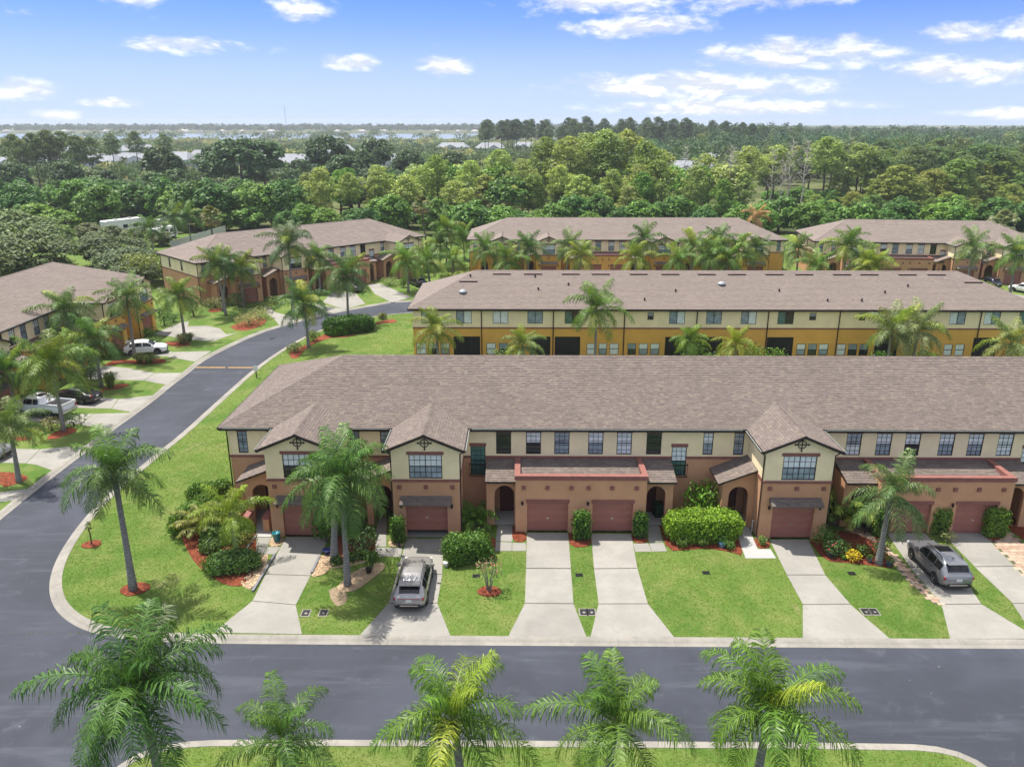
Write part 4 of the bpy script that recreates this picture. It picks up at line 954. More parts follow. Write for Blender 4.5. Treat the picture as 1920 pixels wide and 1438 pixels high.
HOLES=[]                                             # where no grass grows
def slabs(name,polys,mat=CONC,z=.016):
    root=empty(name,(0,0,0),kind='structure')
    allp=[p for q in polys for p in q]
    for p in polys:
        sheet('slab',p,z,mat,.08,root); HOLES.append(p)
    for a,b in zip(polys,polys[1:]):
        if len(a)==4 and len(b)==4 and name=='driveway': sheet('joint',[a[3],a[2],b[1],b[0]],.006,JOINT,0,root); HOLES.append([a[3],a[2],b[1],b[0]])
    return root
slabs('driveway',[[(-15.39,46.28),(-12.54,46.31),(-12.62,41.63),(-15.36,41.76)],[(-15.36,41.70),(-12.61,41.56),(-12.67,38.58),(-15.26,38.95)],[(-15.27,38.89),(-12.67,38.52),(-11.61,35.86),(-16.41,35.95)]])
slabs('driveway',[[(-7.40,46.11),(-4.97,46.14),(-4.66,41.87),(-7.41,41.84)],[(-7.41,41.75),(-4.65,41.78),(-4.65,38.84),(-7.42,38.81)],[(-7.43,38.73),(-4.64,38.76),(-3.64,35.77),(-8.49,35.81)]])
slabs('driveway',[[(0.53,46.98),(3.28,47.00),(3.20,42.61),(0.44,42.62)],[(0.44,42.51),(3.19,42.50),(3.12,38.87),(0.35,38.87)],[(0.34,38.80),(3.12,38.78),(3.62,35.71),(-0.56,35.75)]])
slabs('driveway',[[(4.81,46.89),(7.48,46.92),(7.29,42.67),(4.62,42.60)],[(4.62,42.51),(7.29,42.58),(7.35,38.90),(4.55,38.85)],[(4.53,38.78),(7.36,38.82),(8.30,35.73),(3.82,35.72)]])
slabs('driveway',[[(16.47,46.24),(19.00,46.27),(18.57,42.04),(16.26,42.01)],[(16.25,41.93),(18.56,41.95),(18.87,38.98),(16.17,38.92)],[(16.15,38.85),(18.86,38.90),(19.71,35.79),(15.10,35.75)]])
slabs('driveway',[[(24.56,47.19),(27.11,47.22),(26.98,43.01),(24.14,42.98)],[(24.12,42.89),(26.98,42.92),(26.34,39.07),(24.08,39.00)],[(24.04,38.92),(26.34,38.99),(27.61,35.85),(22.92,35.80)]])
slabs('driveway',[[(28.24,47.25),(30.95,47.28),(30.62,43.14),(28.16,43.07)],[(28.13,42.98),(30.63,43.06),(30.15,39.16),(28.19,39.14)],[(28.15,39.07),(30.15,39.09),(29.99,35.87),(27.45,35.85)]])
slabs('walkway',[[(-17.37,46.17),(-16.37,46.18),(-16.29,45.04),(-17.36,45.03)],[(-17.34,44.96),(-16.29,44.97),(-16.30,44.07),(-17.38,44.46)],[(-16.26,44.97),(-15.40,44.98),(-15.49,44.08),(-16.27,44.06)]],WALKC,.014)
slabs('porch_floor',[[(-18.81,50.41),(-17.57,50.42),(-16.38,46.24),(-17.40,46.23)]],PORCHC,.03)
slabs('walkway',[[(-9.78,49.16),(-9.23,49.17),(-8.58,45.09),(-9.38,45.09)],[(-9.37,44.99),(-8.55,44.96),(-8.42,43.88),(-8.94,43.84)],[(-8.52,44.96),(-7.53,44.93),(-7.46,43.83),(-8.39,43.86)]],WALKC,.014)
slabs('walkway',[[(-1.46,48.03),(-0.25,48.05),(-0.45,45.81),(-1.52,45.88)],[(-1.52,45.78),(-0.46,45.71),(-0.47,44.62),(-1.53,44.61)],[(-0.43,45.67),(0.45,45.62),(0.44,44.63),(-0.44,44.62)]],WALKC,.014)
slabs('porch_floor',[[(-1.71,50.05),(-0.25,50.07),(-0.23,48.16),(-1.69,48.14)]],PORCHC,.05)
slabs('walkway',[[(8.69,48.07),(9.52,48.08),(9.41,45.89),(8.48,45.78)],[(8.49,45.68),(9.41,45.79),(9.48,44.70),(8.50,44.63)],[(7.44,45.63),(8.44,45.68),(8.47,44.63),(7.43,44.60)]],WALKC,.014)
slabs('porch_floor',[[(8.98,50.00),(9.89,50.01),(9.76,48.19),(8.70,48.16)]],PORCHC,.05)
slabs('walkway',[[(15.22,49.83),(15.74,49.83),(15.39,45.62),(15.35,45.03),(16.17,45.00),(16.18,43.89),(14.27,43.87),(14.47,46.84)]],PORCHC,.016)
# interlocking pavers: every stone its own piece
def pavers(poly,sx=.42,sy=.28,z=.02):
    root=empty('paver_walk',(0,0,0),kind='structure'); HOLES.append(poly); sheet('bedding_sand',poly,.008,JOINT,.06,root)
    xs=[p[0] for p in poly]; ys=[p[1] for p in poly]; me=MB(); me.box(-sx/2+.012,sx/2-.012,-sy/2+.012,sy/2-.012,-.05,0); me=me.mesh('paver',PAVER); n=0
    y=min(ys); r=0
    while y<max(ys):
        x=min(xs)+(sx/2 if r%2 else 0)
        while x<max(xs):
            if inpoly(np.array([[x,y]]),poly)[0] and n<300: add('paver',me,root,(x,y,z+rnd.uniform(-.004,.006)),(0,0,rnd.uniform(-.02,.02))); n+=1
            x+=sx
        y+=sy; r+=1
pavers([(22.22,48.53),(23.42,48.55),(23.62,45.81),(23.81,44.92),(23.86,44.15),(24.08,39.00),(23.65,39.00),(23.35,41.09),(23.31,42.82),(23.36,44.53),(22.49,45.60),(21.95,46.30)])
pavers([(31.01,47.18),(32.66,48.09),(32.87,45.77),(32.46,43.98),(30.18,39.23),(30.72,43.14)],.5,.36)
def bed(name,poly,mat,z,kind,dens=70,size=.09):
    poly=smooth(poly+[poly[0]],1)[:-1]; o=sheet(name,poly,z,mat,.05,None,kind='structure'); HOLES.append(poly)
    if dens:
        P=scatter(poly,dens); n=len(P); P3=np.column_stack([P,np.full(n,z+.012)+rng.uniform(0,.02,n)])
        if kind=='chips': V,Q=leaf_quads(P3,np.tile([0,0,1.],(n,1)),size,3.2,.35); add('bark_chips',np_mesh('bark_chips',V,Q,mat),o,kind='stuff')
        else:
            oct_=np.array([[1,0,0],[0,1,0],[-1,0,0],[0,-1,0],[0,0,.75]],float); s=rng.uniform(.03,.065,(n,1,1)); a=rng.uniform(0,6.28,n); Rm=np.stack([np.stack([np.cos(a),-np.sin(a),0*a],1),np.stack([np.sin(a),np.cos(a),0*a],1),np.stack([0*a,0*a,1+0*a],1)],1)
            V=(np.einsum('nij,kj->nki',Rm,oct_*np.array([1.3,.9,1]))*s+P3[:,None,:]).reshape(-1,3); b=np.arange(n)[:,None]*5; Q=np.concatenate([b+np.array(t) for t in ([0,1,4],[1,2,4],[2,3,4],[3,0,4])]); add('pebbles',np_mesh('pebbles',V,Q,mat),o,kind='stuff')
    return o
ch=dict(kind='chips'); 
for p in ([(-23.77,49.65),(-22.63,46.71),(-21.37,44.65),(-20.11,42.89),(-18.49,41.32),(-17.28,40.46),(-16.24,40.39),(-16.01,41.94),(-19.27,52.18),(-21.74,53.59),(-24.14,53.15)],
    [(-12.23,46.49),(-9.54,46.51),(-9.19,44.51),(-9.67,43.69),(-10.66,43.02),(-11.49,43.67)],
    [(-4.93,47.12),(-1.55,46.62),(-1.49,44.62),(-3.19,43.97),(-4.34,42.68),(-4.64,43.63)],[(-0.45,48.02),(0.52,46.96),(0.45,45.72),(-0.45,45.81)],[(3.29,46.94),(4.79,46.91),(4.67,45.22),(3.31,45.07)],
    [(7.49,46.86),(8.43,46.87),(8.43,45.70),(7.44,45.69)],[(9.56,48.12),(10.11,48.13),(14.64,46.84),(14.51,46.74),(14.20,44.06),(13.65,44.59),(12.18,45.10),(10.93,44.89),(9.50,44.68)],
    [(15.44,46.33),(16.47,46.20),(16.17,45.14),(15.36,45.07)],[(19.04,45.96),(20.22,47.11),(21.84,47.55),(23.20,46.31),(23.47,44.72),(23.21,42.72),(22.01,43.03),(20.61,43.38),(19.13,43.55)],
    [(30.95,47.28),(31.69,47.58),(31.82,46.70),(31.60,46.32),(30.91,46.18)],[(33.01,48.19),(34.58,50.20),(35.51,49.56),(33.20,45.77)],[(23.55,47.40),(24.28,47.41),(24.06,46.25),(23.43,46.11)],
    [(-27.60,90.61),(-26.94,92.83),(-26.01,93.99),(-26.08,96.78),(-25.08,99.29),(-23.17,98.04),(-21.99,98.06),(-20.50,99.77),(-19.93,105.21),(-18.17,107.17),(-17.21,106.93),(-16.84,105.24),(-19.39,104.74),(-20.02,101.98),(-21.11,98.48),(-22.35,97.22),(-23.68,97.42),(-24.83,95.98),(-25.81,93.23),(-25.95,90.99),(-25.74,87.98),(-26.60,87.73)],
    [(-40.93,63.02),(-41.32,64.04),(-40.88,65.37),(-40.30,65.79),(-39.59,65.39),(-39.33,64.72),(-39.69,63.93),(-40.16,63.02)],[(-44.33,63.49),(-42.73,63.77),(-42.04,62.75),(-43.50,62.61)],[(-40.74,56.24),(-39.80,56.15),(-38.51,55.75),(-37.79,55.15),(-37.95,54.26),(-38.93,53.38)],
    [(-47.13,85.12),(-46.71,87.12),(-44.03,86.92),(-41.86,87.85),(-40.38,86.51),(-40.89,85.62),(-43.20,85.38),(-45.41,86.01),(-46.03,84.70)],[(-44.40,94.96),(-42.28,95.25),(-40.36,93.96),(-41.63,92.66),(-43.07,93.16)],[(-43.13,76.50),(-42.21,78.15),(-41.13,78.34),(-40.75,77.79),(-41.30,76.52),(-42.49,76.15)],
    [(-38.89,102.75),(-37.66,108.60),(-35.76,107.74),(-34.68,105.22),(-35.52,100.76),(-37.43,100.74)],[(-45.74,112.60),(-44.31,114.52),(-42.99,112.63),(-44.42,110.76)]):
    bed('mulch_bed',p,MULCH,.03,'chips',55 if p[0][1]<60 else 10)
def ring(X,Y,r,rr=.85): bed('mulch_ring',[(X+r*math.cos(a)*rnd.uniform(.92,1.08),Y+r*math.sin(a)*rr*rnd.uniform(.92,1.08)) for a in np.linspace(0,6.28,12,endpoint=False)],MULCH,.045,'chips',70)
for p,r in ([(-22.57,40.07),(-27.76,45.16),(-1.74,40.00),(20.36,47.11)][0],.85),([(-27.76,45.16)][0],.62),([(-1.74,40.00)][0],.68): ring(p[0],p[1],r)
for p in ([(-16.49,43.97),(-15.69,43.96),(-15.54,39.81),(-16.56,40.62),(-16.47,41.32),(-16.21,42.84)],[(-16.30,46.18),(-15.42,46.25),(-15.42,45.04),(-16.25,45.04)],[(-12.58,43.80),(-11.72,44.35),(-11.38,43.14),(-11.61,42.49),(-11.77,41.74),(-12.52,41.36),(-12.53,41.98)],
    [(-10.75,40.30),(-10.47,41.14),(-9.95,42.23),(-8.98,42.95),(-8.46,43.15),(-8.21,42.53),(-8.73,41.52),(-9.22,40.55),(-9.74,39.87),(-10.41,39.95)],[(-11.60,42.47),(-9.66,43.61),(-9.37,43.23),(-10.59,42.70),(-11.65,42.37)],[(-8.42,46.56),(-7.44,46.19),(-7.51,45.06),(-8.53,45.05)]):
    bed('pebble_bed',p,PEBBLE,.028,'pebbles',150)
bed('bare_soil_patch',[(-11.15,40.04),(-10.78,40.44),(-10.00,39.84),(-9.81,38.94),(-10.19,38.34),(-10.73,38.93)],SOIL,.012,'chips',0)
# left-hand and rear driveways
for ps in ([[(-49.67,70.43),(-45.98,69.61),(-41.53,69.20),(-40.11,69.31),(-39.94,66.62),(-41.61,66.69),(-45.08,67.22),(-48.03,67.82)],[(-40.05,69.31),(-36.81,69.64),(-36.94,65.14),(-38.84,66.08),(-39.85,66.56)]],
    [[(-43.92,71.65),(-42.46,70.94),(-39.14,70.75),(-39.82,73.48),(-41.25,73.90),(-44.35,73.43)],[(-39.75,73.48),(-36.91,74.65),(-36.82,69.88),(-39.06,70.72)]],
    [[(-48.27,83.20),(-46.66,84.69),(-43.75,83.87),(-39.98,82.13),(-39.97,79.41),(-42.59,79.65),(-46.01,79.81)],[(-39.92,82.09),(-36.98,82.20),(-37.05,78.09),(-39.88,79.38)]],
    [[(-47.74,90.87),(-48.40,93.10),(-41.38,90.44),(-41.68,88.64),(-45.84,88.27)],[(-41.30,90.44),(-37.02,90.92),(-37.23,86.40),(-39.69,87.64),(-41.58,88.59)]],
    [[(-47.56,98.97),(-46.41,105.35),(-45.65,105.67),(-44.71,102.97),(-42.24,103.28),(-39.98,101.85),(-38.04,98.79),(-36.87,99.62),(-38.43,95.36),(-42.09,96.10),(-44.78,97.65)]],
    [[(-43.08,59.96),(-42.45,60.91),(-40.23,60.81),(-39.75,57.96),(-40.48,57.98),(-41.88,58.05)],[(-40.18,60.81),(-36.80,61.76),(-36.87,56.64),(-38.66,57.65),(-39.68,57.94)]],[[(-38.50,52.69),(-36.87,53.31),(-36.76,51.38),(-37.50,51.11)]],
    [[(-38.58,116.55),(-36.51,113.64),(-35.39,111.31),(-30.89,107.79),(-31.36,105.09),(-32.52,103.61),(-34.54,107.76),(-36.85,111.30)]],[[(-30.96,117.13),(-25.80,113.46),(-28.48,109.57),(-30.67,108.49),(-29.23,111.83)]],[[(-30.46,125.52),(-26.77,125.78),(-23.41,117.20),(-25.80,113.46),(-30.11,118.15)]],[[(-25.95,132.81),(-23.78,133.09),(-18.62,124.50),(-17.02,121.97),(-19.48,118.05),(-23.25,124.45)]],
    [[(11.5,119.6),(11.5,138.2),(14.4,138.2),(14.9,119.6)],[(15.9,119.6),(16,138.2),(18.8,138.2),(19.5,119.6)]],[[(3.6,119.6),(3.7,137.5),(6.5,137.5),(7,119.6)],[(23.6,119.6),(23.7,137.5),(26.5,137.5),(27,119.6)]],
    [[(69.94,121.81),(75.45,128.06),(75.35,121.86),(71.97,112.67),(70.25,114.38)]],[[(78.63,126.80),(80.06,123.50),(76.31,117.31),(77.01,121.88)]]):
    slabs('driveway',ps,CONC,.012)
# ------------------------------------------------------------------ the townhouse rows
rear_pipes=[x+12 for x,_ in [(-4.28,3.80),(3.77,3.82),(11.74,3.84),(19.82,3.86),(27.76,3.88),(35.70,3.90),(51.34,3.94)]]
def reps(pairs,z0,z1,kind): return [(a[0]+12,b[0]+12,z0,z1,kind) for a,b in zip(pairs[::2],pairs[1::2])]
REAR=reps([(-11.03,5.01),(-9.30,5.02),(-7.13,5.02),(-5.38,5.03),(-3.01,5.03),(-1.28,5.04),(0.88,5.04),(2.61,5.05),(5.06,5.05),(6.73,5.06),(16.73,5.08),(18.48,5.08),(20.86,5.09),(22.59,5.09),(24.73,5.10),(26.45,5.10),(28.83,5.11),(30.61,5.11),(41.17,5.14),(42.89,5.14),(47.92,5.16),(49.69,5.16),(51.76,5.17),(53.53,5.17),(55.60,5.17),(57.31,5.18)],4.62,6.06,'slide')
REAR+=reps([(14.30,5.07),(14.98,5.08),(32.33,5.12),(33.08,5.12),(37.85,5.13),(38.56,5.13)],5.08,5.92,'tiny')
REAR+=reps([(-11.73,1.91),(-10.58,1.91),(-10.36,1.91),(-9.36,1.91),(-8.97,1.91),(-7.97,1.92),(-3.76,1.93),(-2.70,1.93),(-2.34,1.93),(-1.34,1.94),(7.60,1.96),(8.60,1.96),(8.96,1.96),(9.89,1.97),(10.19,1.97),(11.22,1.97),(12.24,1.97),(13.19,1.98),(13.51,1.98),(14.52,1.98),(14.82,1.98),(15.82,1.98),(31.32,2.03),(32.32,2.03),(32.59,2.03),(33.58,2.03),(33.82,2.03),(34.86,2.04),(35.85,2.04),(36.85,2.04),(37.12,2.04),(38.12,2.04),(38.39,2.05),(39.38,2.05),(47.88,2.07),(48.84,2.07),(49.14,2.08),(50.18,2.08)],1.0,2.36,'sash')
REAR+=reps([(-7.48,1.92),(-4.46,1.93),(1.20,1.94),(3.49,1.95),(3.98,1.95),(6.86,1.96),(16.43,1.98),(19.41,1.99),(19.90,1.99),(22.88,2.00),(27.87,2.02),(30.87,2.02),(40.01,2.05),(42.64,2.06),(51.04,2.08),(53.75,2.09)],0.,3.12,'patio')
G1='townhouse rows of the estate'
townhouse('townhouse_row','long brown and cream townhouse row facing the near street with a shingled hip roof','townhouses',(-20,50.2,0),0,72,[('G',3.7),('G',11.8),('D',19.76),('G',35.7),('D',43.7),('G',59.65)],BROWN,SH1,G1,tab=.27,course=.19)
B2=townhouse('townhouse_row','ochre and cream townhouse row seen from its rear with screened patios','townhouses',(58.4,99.9,0),math.pi,70.4,[],OCHRE,SH2,G1,rear=REAR,tab=.34,course=.24)
townhouse('townhouse_row','ochre townhouse row in the middle distance half hidden by a line of palms','townhouses',(-8.95,141.45,0),0,56,[('G',3.7),('G',11.8),('D',19.76),('G',31.9),('G',39.9),('G',47.9)],OCHRE,SH2,G1,tab=.9,course=.4)
townhouse('townhouse_row','brown townhouse row at the far right behind the ochre rear facade','townhouses',(52.0,139.95,0),R_(-5.7),38,[('G',3.75),('D',10.3),('G',21.9),('G',29.5)],BROWN,SH2,G1,tab=.9,course=.4)
townhouse('townhouse_row','brown townhouse row set at an angle beyond the bend of the street','townhouses',(-47.86,116.1,0),R_(45),42.3,[('G',3.7),('G',11.8),('D',19.76),('G',34)],BROWN,SH2,G1,tab=.9,course=.4)
townhouse('townhouse_row','ochre townhouse row at the left edge beside the curving street','townhouses',(-51.95,63.2,0),R_(90),42,[('G',3.7),('D',13.3),('G',25.7),('G',33.6)],OCHRE,SH2,G1,tab=.7,course=.32)
# roof vents of the rear facade's roof (parts of that row)
def on_rear_roof(X,dy): y=13.6+.45-dy; return (58.4-X,y,6.38+dy*.4167)
vt=MB(); vt.raw([(-1.05,.0,.02),(1.05,.0,.02),(1.05,.28,.03),(-1.05,.28,.03),(-1.05,.0,.17),(1.05,.0,.17),(1.05,.45,.20),(-1.05,.45,.20)],[(4,5,6,7),(0,4,7,3),(1,2,6,5),(3,7,6,2)],0); vt.raw([(-1.05,.0,.02),(1.05,.0,.02),(1.05,.0,.17),(-1.05,.0,.17)],[(0,1,2,3)],1); vt=vt.mesh('ridge_vent',[M('vent_brown',(.17,.12,.11),.7,.1),MUNT])
dm=MB(); dm.lathe([(.46,.0),(.46,.12),(.40,.20),(.26,.30),(.10,.35),(.001,.36)],14); dm=dm.mesh('dome_vent',M('grey_dome',(.36,.40,.42),.35,.1,metal=.3),True)
pp=MB(); pp.lathe([(.10,0),(.10,.30),(.001,.31)],8); pp=pp.mesh('vent_pipe',MUNT)
roofB2=[o for o in B2.children if o.name.startswith('roof')][0]
for X in [(-2.12,8.94),(1.54,8.94),(5.99,8.92),(9.50,8.93),(13.97,8.90),(17.67,8.91),(21.95,8.85),(25.49,8.86),(29.86,8.84),(33.36,8.81),(37.79,8.82),(40.97,8.76),(45.41,8.77),(48.81,8.78)]:
    p=on_rear_roof(X[0],6.35); add('ridge_vent',vt,roofB2,p,(math.atan(.4167)*1,0,math.pi)).rotation_euler=(0,0,math.pi)
for X,dy in (([(-6.00,8.54)][0][0],4.9),([(52.44,8.27)][0][0],4.9)): add('ridge_vent',vt,roofB2,on_rear_roof(X,dy),(0,0,math.pi))
for X,dy in (([(-6.50,7.75)][0][0],3.0),([(23.31,8.66)][0][0],4.6)): add('dome_vent',dm,roofB2,on_rear_roof(X,dy))
for X,Y_,dy in [(-5.80,9.41)][0]+(6.0,),[(1.80,9.30)][0]+(5.9,),[(5.62,8.50)][0]+(4.4,),[(17.79,7.84)][0]+(3.2,),[(2.12,8.00)][0]+(3.5,),[(14.05,6.71)][0]+(1.6,),[(29.61,7.93)][0]+(3.3,),[(41.50,7.70)][0]+(3.0,),[(44.57,8.39)][0]+(4.2,),[(34.54,6.63)][0]+(1.5,),[(38.36,6.57)][0]+(1.5,): add('vent_pipe',pp,roofB2,on_rear_roof(X,dy))
# ------------------------------------------------------------------ garden pieces by the front row
def pot(label,X,Y,r,h,col,name='plant_pot',plant=None,z0=.03,group=None):
    o=empty(name,(X,Y,z0),0,label=label,category='pot'); b=MB(); b.lathe([(r*.72,0),(r*.9,h*.5),(r,h*.93),(r*1.06,h*.94),(r*1.06,h),(r*.9,h),(r*.85,h*.9),(.001,h*.88)],16,cap=False); b.lathe([(.001,.005),(r*.72,.005)],16,cap=False)
    b.obj('bowl',M('glaze_%.2f_%.2f_%.2f'%col,col,.25,.1,spec=.5),o,True)
    if plant:
        c,s=plant; P=sph(90,-.2)*s*rng.uniform(.5,1,(90,1))+np.array([0,0,h+s*.45]); V,Q=leaf_quads(P,P-np.array([0,0,h]),.10,2.2,.6); q=add('foliage',np_mesh('foliage',V,Q,LEAF),o); q.color=(*c,1)
    return o
xy=lambda t:t[0]
p=[(-15.85,45.72)][0]; pot('tall teal glazed pot beside the left garage door',p[0],p[1],.26,.62,(.012,.16,.19))
p=[(-12.15,44.14)][0]; pot('low dark blue bowl under the twin palms',p[0],p[1],.30,.32,(.012,.02,.09))
p=[(13.13,45.30)][0]; pot('light blue pot with a leafy plant among round shrubs',p[0],p[1],.25,.30,(.16,.36,.52),plant=((.07,.17,.03),.30))
p=[(21.83,43.48)][0]; pot('small grey pot with a green plant at the bed edge',p[0],p[1],.17,.24,(.10,.13,.14),plant=((.09,.17,.03),.2))
p=[(22.87,43.04)][0]; pot('blue grey pot right of the leaning palm trunk',p[0],p[1],.22,.26,(.06,.10,.13),plant=((.12,.20,.03),.28))
p=[(19.61,44.02)][0]; pot('dark pot holding a rose bush in red mulch',p[0],p[1],.24,.3,(.03,.035,.04),plant=((.06,.12,.03),.42))
p=[(-9.11,41.91)][0]; pot('black pot with a spiky plant on the pebble bed',p[0],p[1],.2,.34,(.012,.012,.014),plant=((.07,.14,.02),.34))
o=empty('bucket',(*[(-4.51,42.72)][0],.01),0,label='white lidded bucket on the grass beside the driveway',category='bucket'); b=MB(); b.lathe([(.14,0),(.17,.26),(.18,.27),(.18,.30),(.001,.305)],14); b.obj('pail',WHITEP,o,True)
o=empty('garden_lantern',(*[(-7.71,44.05)][0],.01),0,label='black lantern hanging on a hooked stake by the walk',category='lantern'); b=MB(); b.tube([(0,0,0),(0,0,.9),(.06,0,1.0),(.14,0,.97),(.15,0,.9)],.012,5); b.obj('hook',IRON,o); b=MB(); b.lathe([(.02,.85),(.09,.80),(.07,.62),(.09,.58),(.001,.57)],8,mat=Matrix.Translation((.15,0,0))); b.obj('lantern_body',IRON,o)
o=empty('planter_box',(*[(23.26,47.56)][0],.02),R_(90),label='black raised planter box with greens beside the paver path',category='planter'); b=MB(); b.box(-.55,.55,-.28,.28,.35,.62)
b.obj('trough',CLAD,o)
for sx in (-.5,.46):
    for sy in (-.25,.21): b=MB(); b.box(sx,sx+.04,sy,sy+.04,0,.35); b.obj('leg',CLAD,o)
P=np.column_stack([rng.uniform(-.5,.5,90),rng.uniform(-.24,.24,90),rng.uniform(.62,.78,90)]); V,Q=leaf_quads(P,np.tile([0,0,1.],(90,1)),.1,1.6,.8); add('greens',np_mesh('greens',V,Q,LEAF),o).color=(.08,.16,.03,1)
for (x,y),lb in zip([(3.63,38.01),(4.06,38.02)]+[(19.44,38.21),(19.92,38.21)]+[(-11.90,37.77),(-10.92,37.80)],('left meter lid in the narrow grass strip between two driveways','right meter lid in the narrow grass strip between two driveways','left meter lid on the lawn beside the angled driveway','right meter lid on the lawn beside the angled driveway','left round-cornered lid in the lawn below the twin palms','right round-cornered lid in the lawn below the twin palms')):
    o=empty('meter_box',(x,y,0),0,label=lb,category='utility cover',group='water meter lids set in the lawns'); b=MB(); b.box(-.26,.26,-.34,.34,-.05,.02); b.obj('collar',KERBC,o); b=MB(); b.box(-.2,.2,-.28,.28,.0,.03); b.obj('lid',CLAD,o); b=MB(); b.lathe([(.08,.03),(.08,.035),(.001,.036)],10,mat=Matrix.Translation((.02,-.05,0))); b.obj('reader_cap',STEEL,o)
for (x,y),lb in zip([(3.65,41.84),(11.40,42.17)]+[(20.24,42.18)]+[(-2.58,41.67)]+[(-9.73,41.63)],('dark drain grate in the narrow strip between two driveways','dark drain grate in the wide lawn before the big hedge','dark drain grate in the lawn below the leaning palm','dark drain grate left of the small flowering tree','dark round lid on the pebbles by the palm trunk')):
    o=empty('drain_grate',(x,y,0),0,label=lb,category='drain'); b=MB()
    for i in range(6): b.box(-.19,.19,-.18+i*.062,-.145+i*.062,0,.03)
    b.box(-.22,-.19,-.2,.2,-.03,.032); b.box(.19,.22,-.2,.2,-.03,.032); b.obj('grate',CLAD,o)
mx,my=[(-31.58,97.09)][0]; o=empty('manhole_cover',(mx,my,-.1),0,label='round iron manhole cover in the street bend',category='manhole cover'); b=MB(); b.lathe([(.38,0),(.38,.012),(.33,.014),(.001,.012)],20); b.obj('cover',IRON,o)
def edging(line,label,w=.14,h=.12):
    o=empty('timber_edging',(line[0][0],line[0][1],0),0,label=label,category='edging')
    for a,c in zip(line,line[1:]):
        d=Vector((c[0]-a[0],c[1]-a[1],0)); n=max(1,round(d.length/1.8)); u=d/n; s=Vector((-d.y,d.x,0)).normalized()*w/2
        for i in range(n):
            p=Vector((a[0]-line[0][0],a[1]-line[0][1],0))+u*i+u.normalized()*.01; q=p+u*.985; b=MB(); vs=[p-s,q-s,q+s,p+s]; b.raw([v+Vector((0,0,-.05)) for v in vs]+[v+Vector((0,0,h)) for v in vs],[(4,5,6,7),(0,1,5,4),(1,2,6,5),(2,3,7,6),(3,0,4,7)]); b.obj('timber',M('grey_timber',(.17,.17,.19),.85,.25,5),o)
edging([(-15.47,44.01),(-15.54,39.81)],'long grey timber edging between pebbles and the left driveway')
edging([(-17.42,46.36),(-17.51,44.54)],'short grey timber edging along the entry walk')
edging([(-12.58,43.77),(-12.58,41.79)],'grey timber edging on the right side of the left driveway')
for a,lb in (([(-18.22,47.96)],'left'),([(-16.91,47.97)],'right')):
    x,y=a[0]; o=empty('gate_pillar',(x,y,0),0,label=f'stucco gate pillar with maroon cap on the {lb} of the entry walk',category='pillar',group='pillars of the left entry walk'); b=MB(); b.box(-.2,.2,-1.0,.12,0,.95); b.obj('shaft',BROWN,o); b=MB(); b.box(-.25,.25,-1.05,.17,.95,1.04); b.obj('cap',TRIM,o)
o=empty('sign_post',(*[(-28.29,80.59)][0],0),0,label='small white sign on a post beside the left street',category='sign'); b=MB(); b.box(-.05,.05,-.05,.05,0,1.1); b.obj('post',M('brown_post',(.09,.05,.03),.8,.2),o); b=MB(); b.box(-.25,.25,-.075,-.05,.75,1.35); b.obj('sign_panel',WHITEP,o)
# ------------------------------------------------------------------ parked cars
build_car('silver crossover seen from behind on the second driveway',-6.12,40.2,R_(90),'cross',paint('silver_taupe_paint',(.36,.35,.34),.5),rails=True,sunroof=False,group=None)
build_car('silver sport utility with red tail lights on the right driveway',25.55,42.55,R_(91),'suv',paint('silver_paint',(.20,.21,.23),.5),rails=True,sunroof=True)
build_car('white crossover parked nose to the street at the left',-44.4,89.9,R_(17),'cross',paint('white_paint_car',(.74,.75,.76),.05))
build_car('black sedan parked tail to the street at the left',-43.6,72.9,R_(168),'sedan',paint('black_paint',(.008,.008,.009),.3))
build_car('white crew cab pickup truck with open bed at the left',-44.9,69.2,R_(168),'pickup',paint('pickup_white',(.68,.69,.70),.1),cat='pickup truck',name='pickup_truck',sunroof=True)
build_car('grey car nosing in at the left frame edge',-44.1,59.3,R_(-8),'suv',paint('grey_paint',(.30,.31,.33),.4))
build_car('black car behind palms beside the angled brown row',-17.2,131.6,R_(120),'sedan',paint('black_paint',(.008,.008,.009),.3))
build_car('grey car on the driveway of the angled brown row',-27.4,127.0,R_(135),'sedan',paint('graphite_paint',(.09,.10,.11),.4))
build_car('dark blue sport utility before the far right garages',78.3,131.5,R_(100),'suv',paint('navy_paint',(.012,.016,.03),.4),rails=True)
build_car('white car at the right frame edge behind the rear roof',81.6,126.6,R_(120),'cross',paint('white_paint_car',(.74,.75,.76),.05))
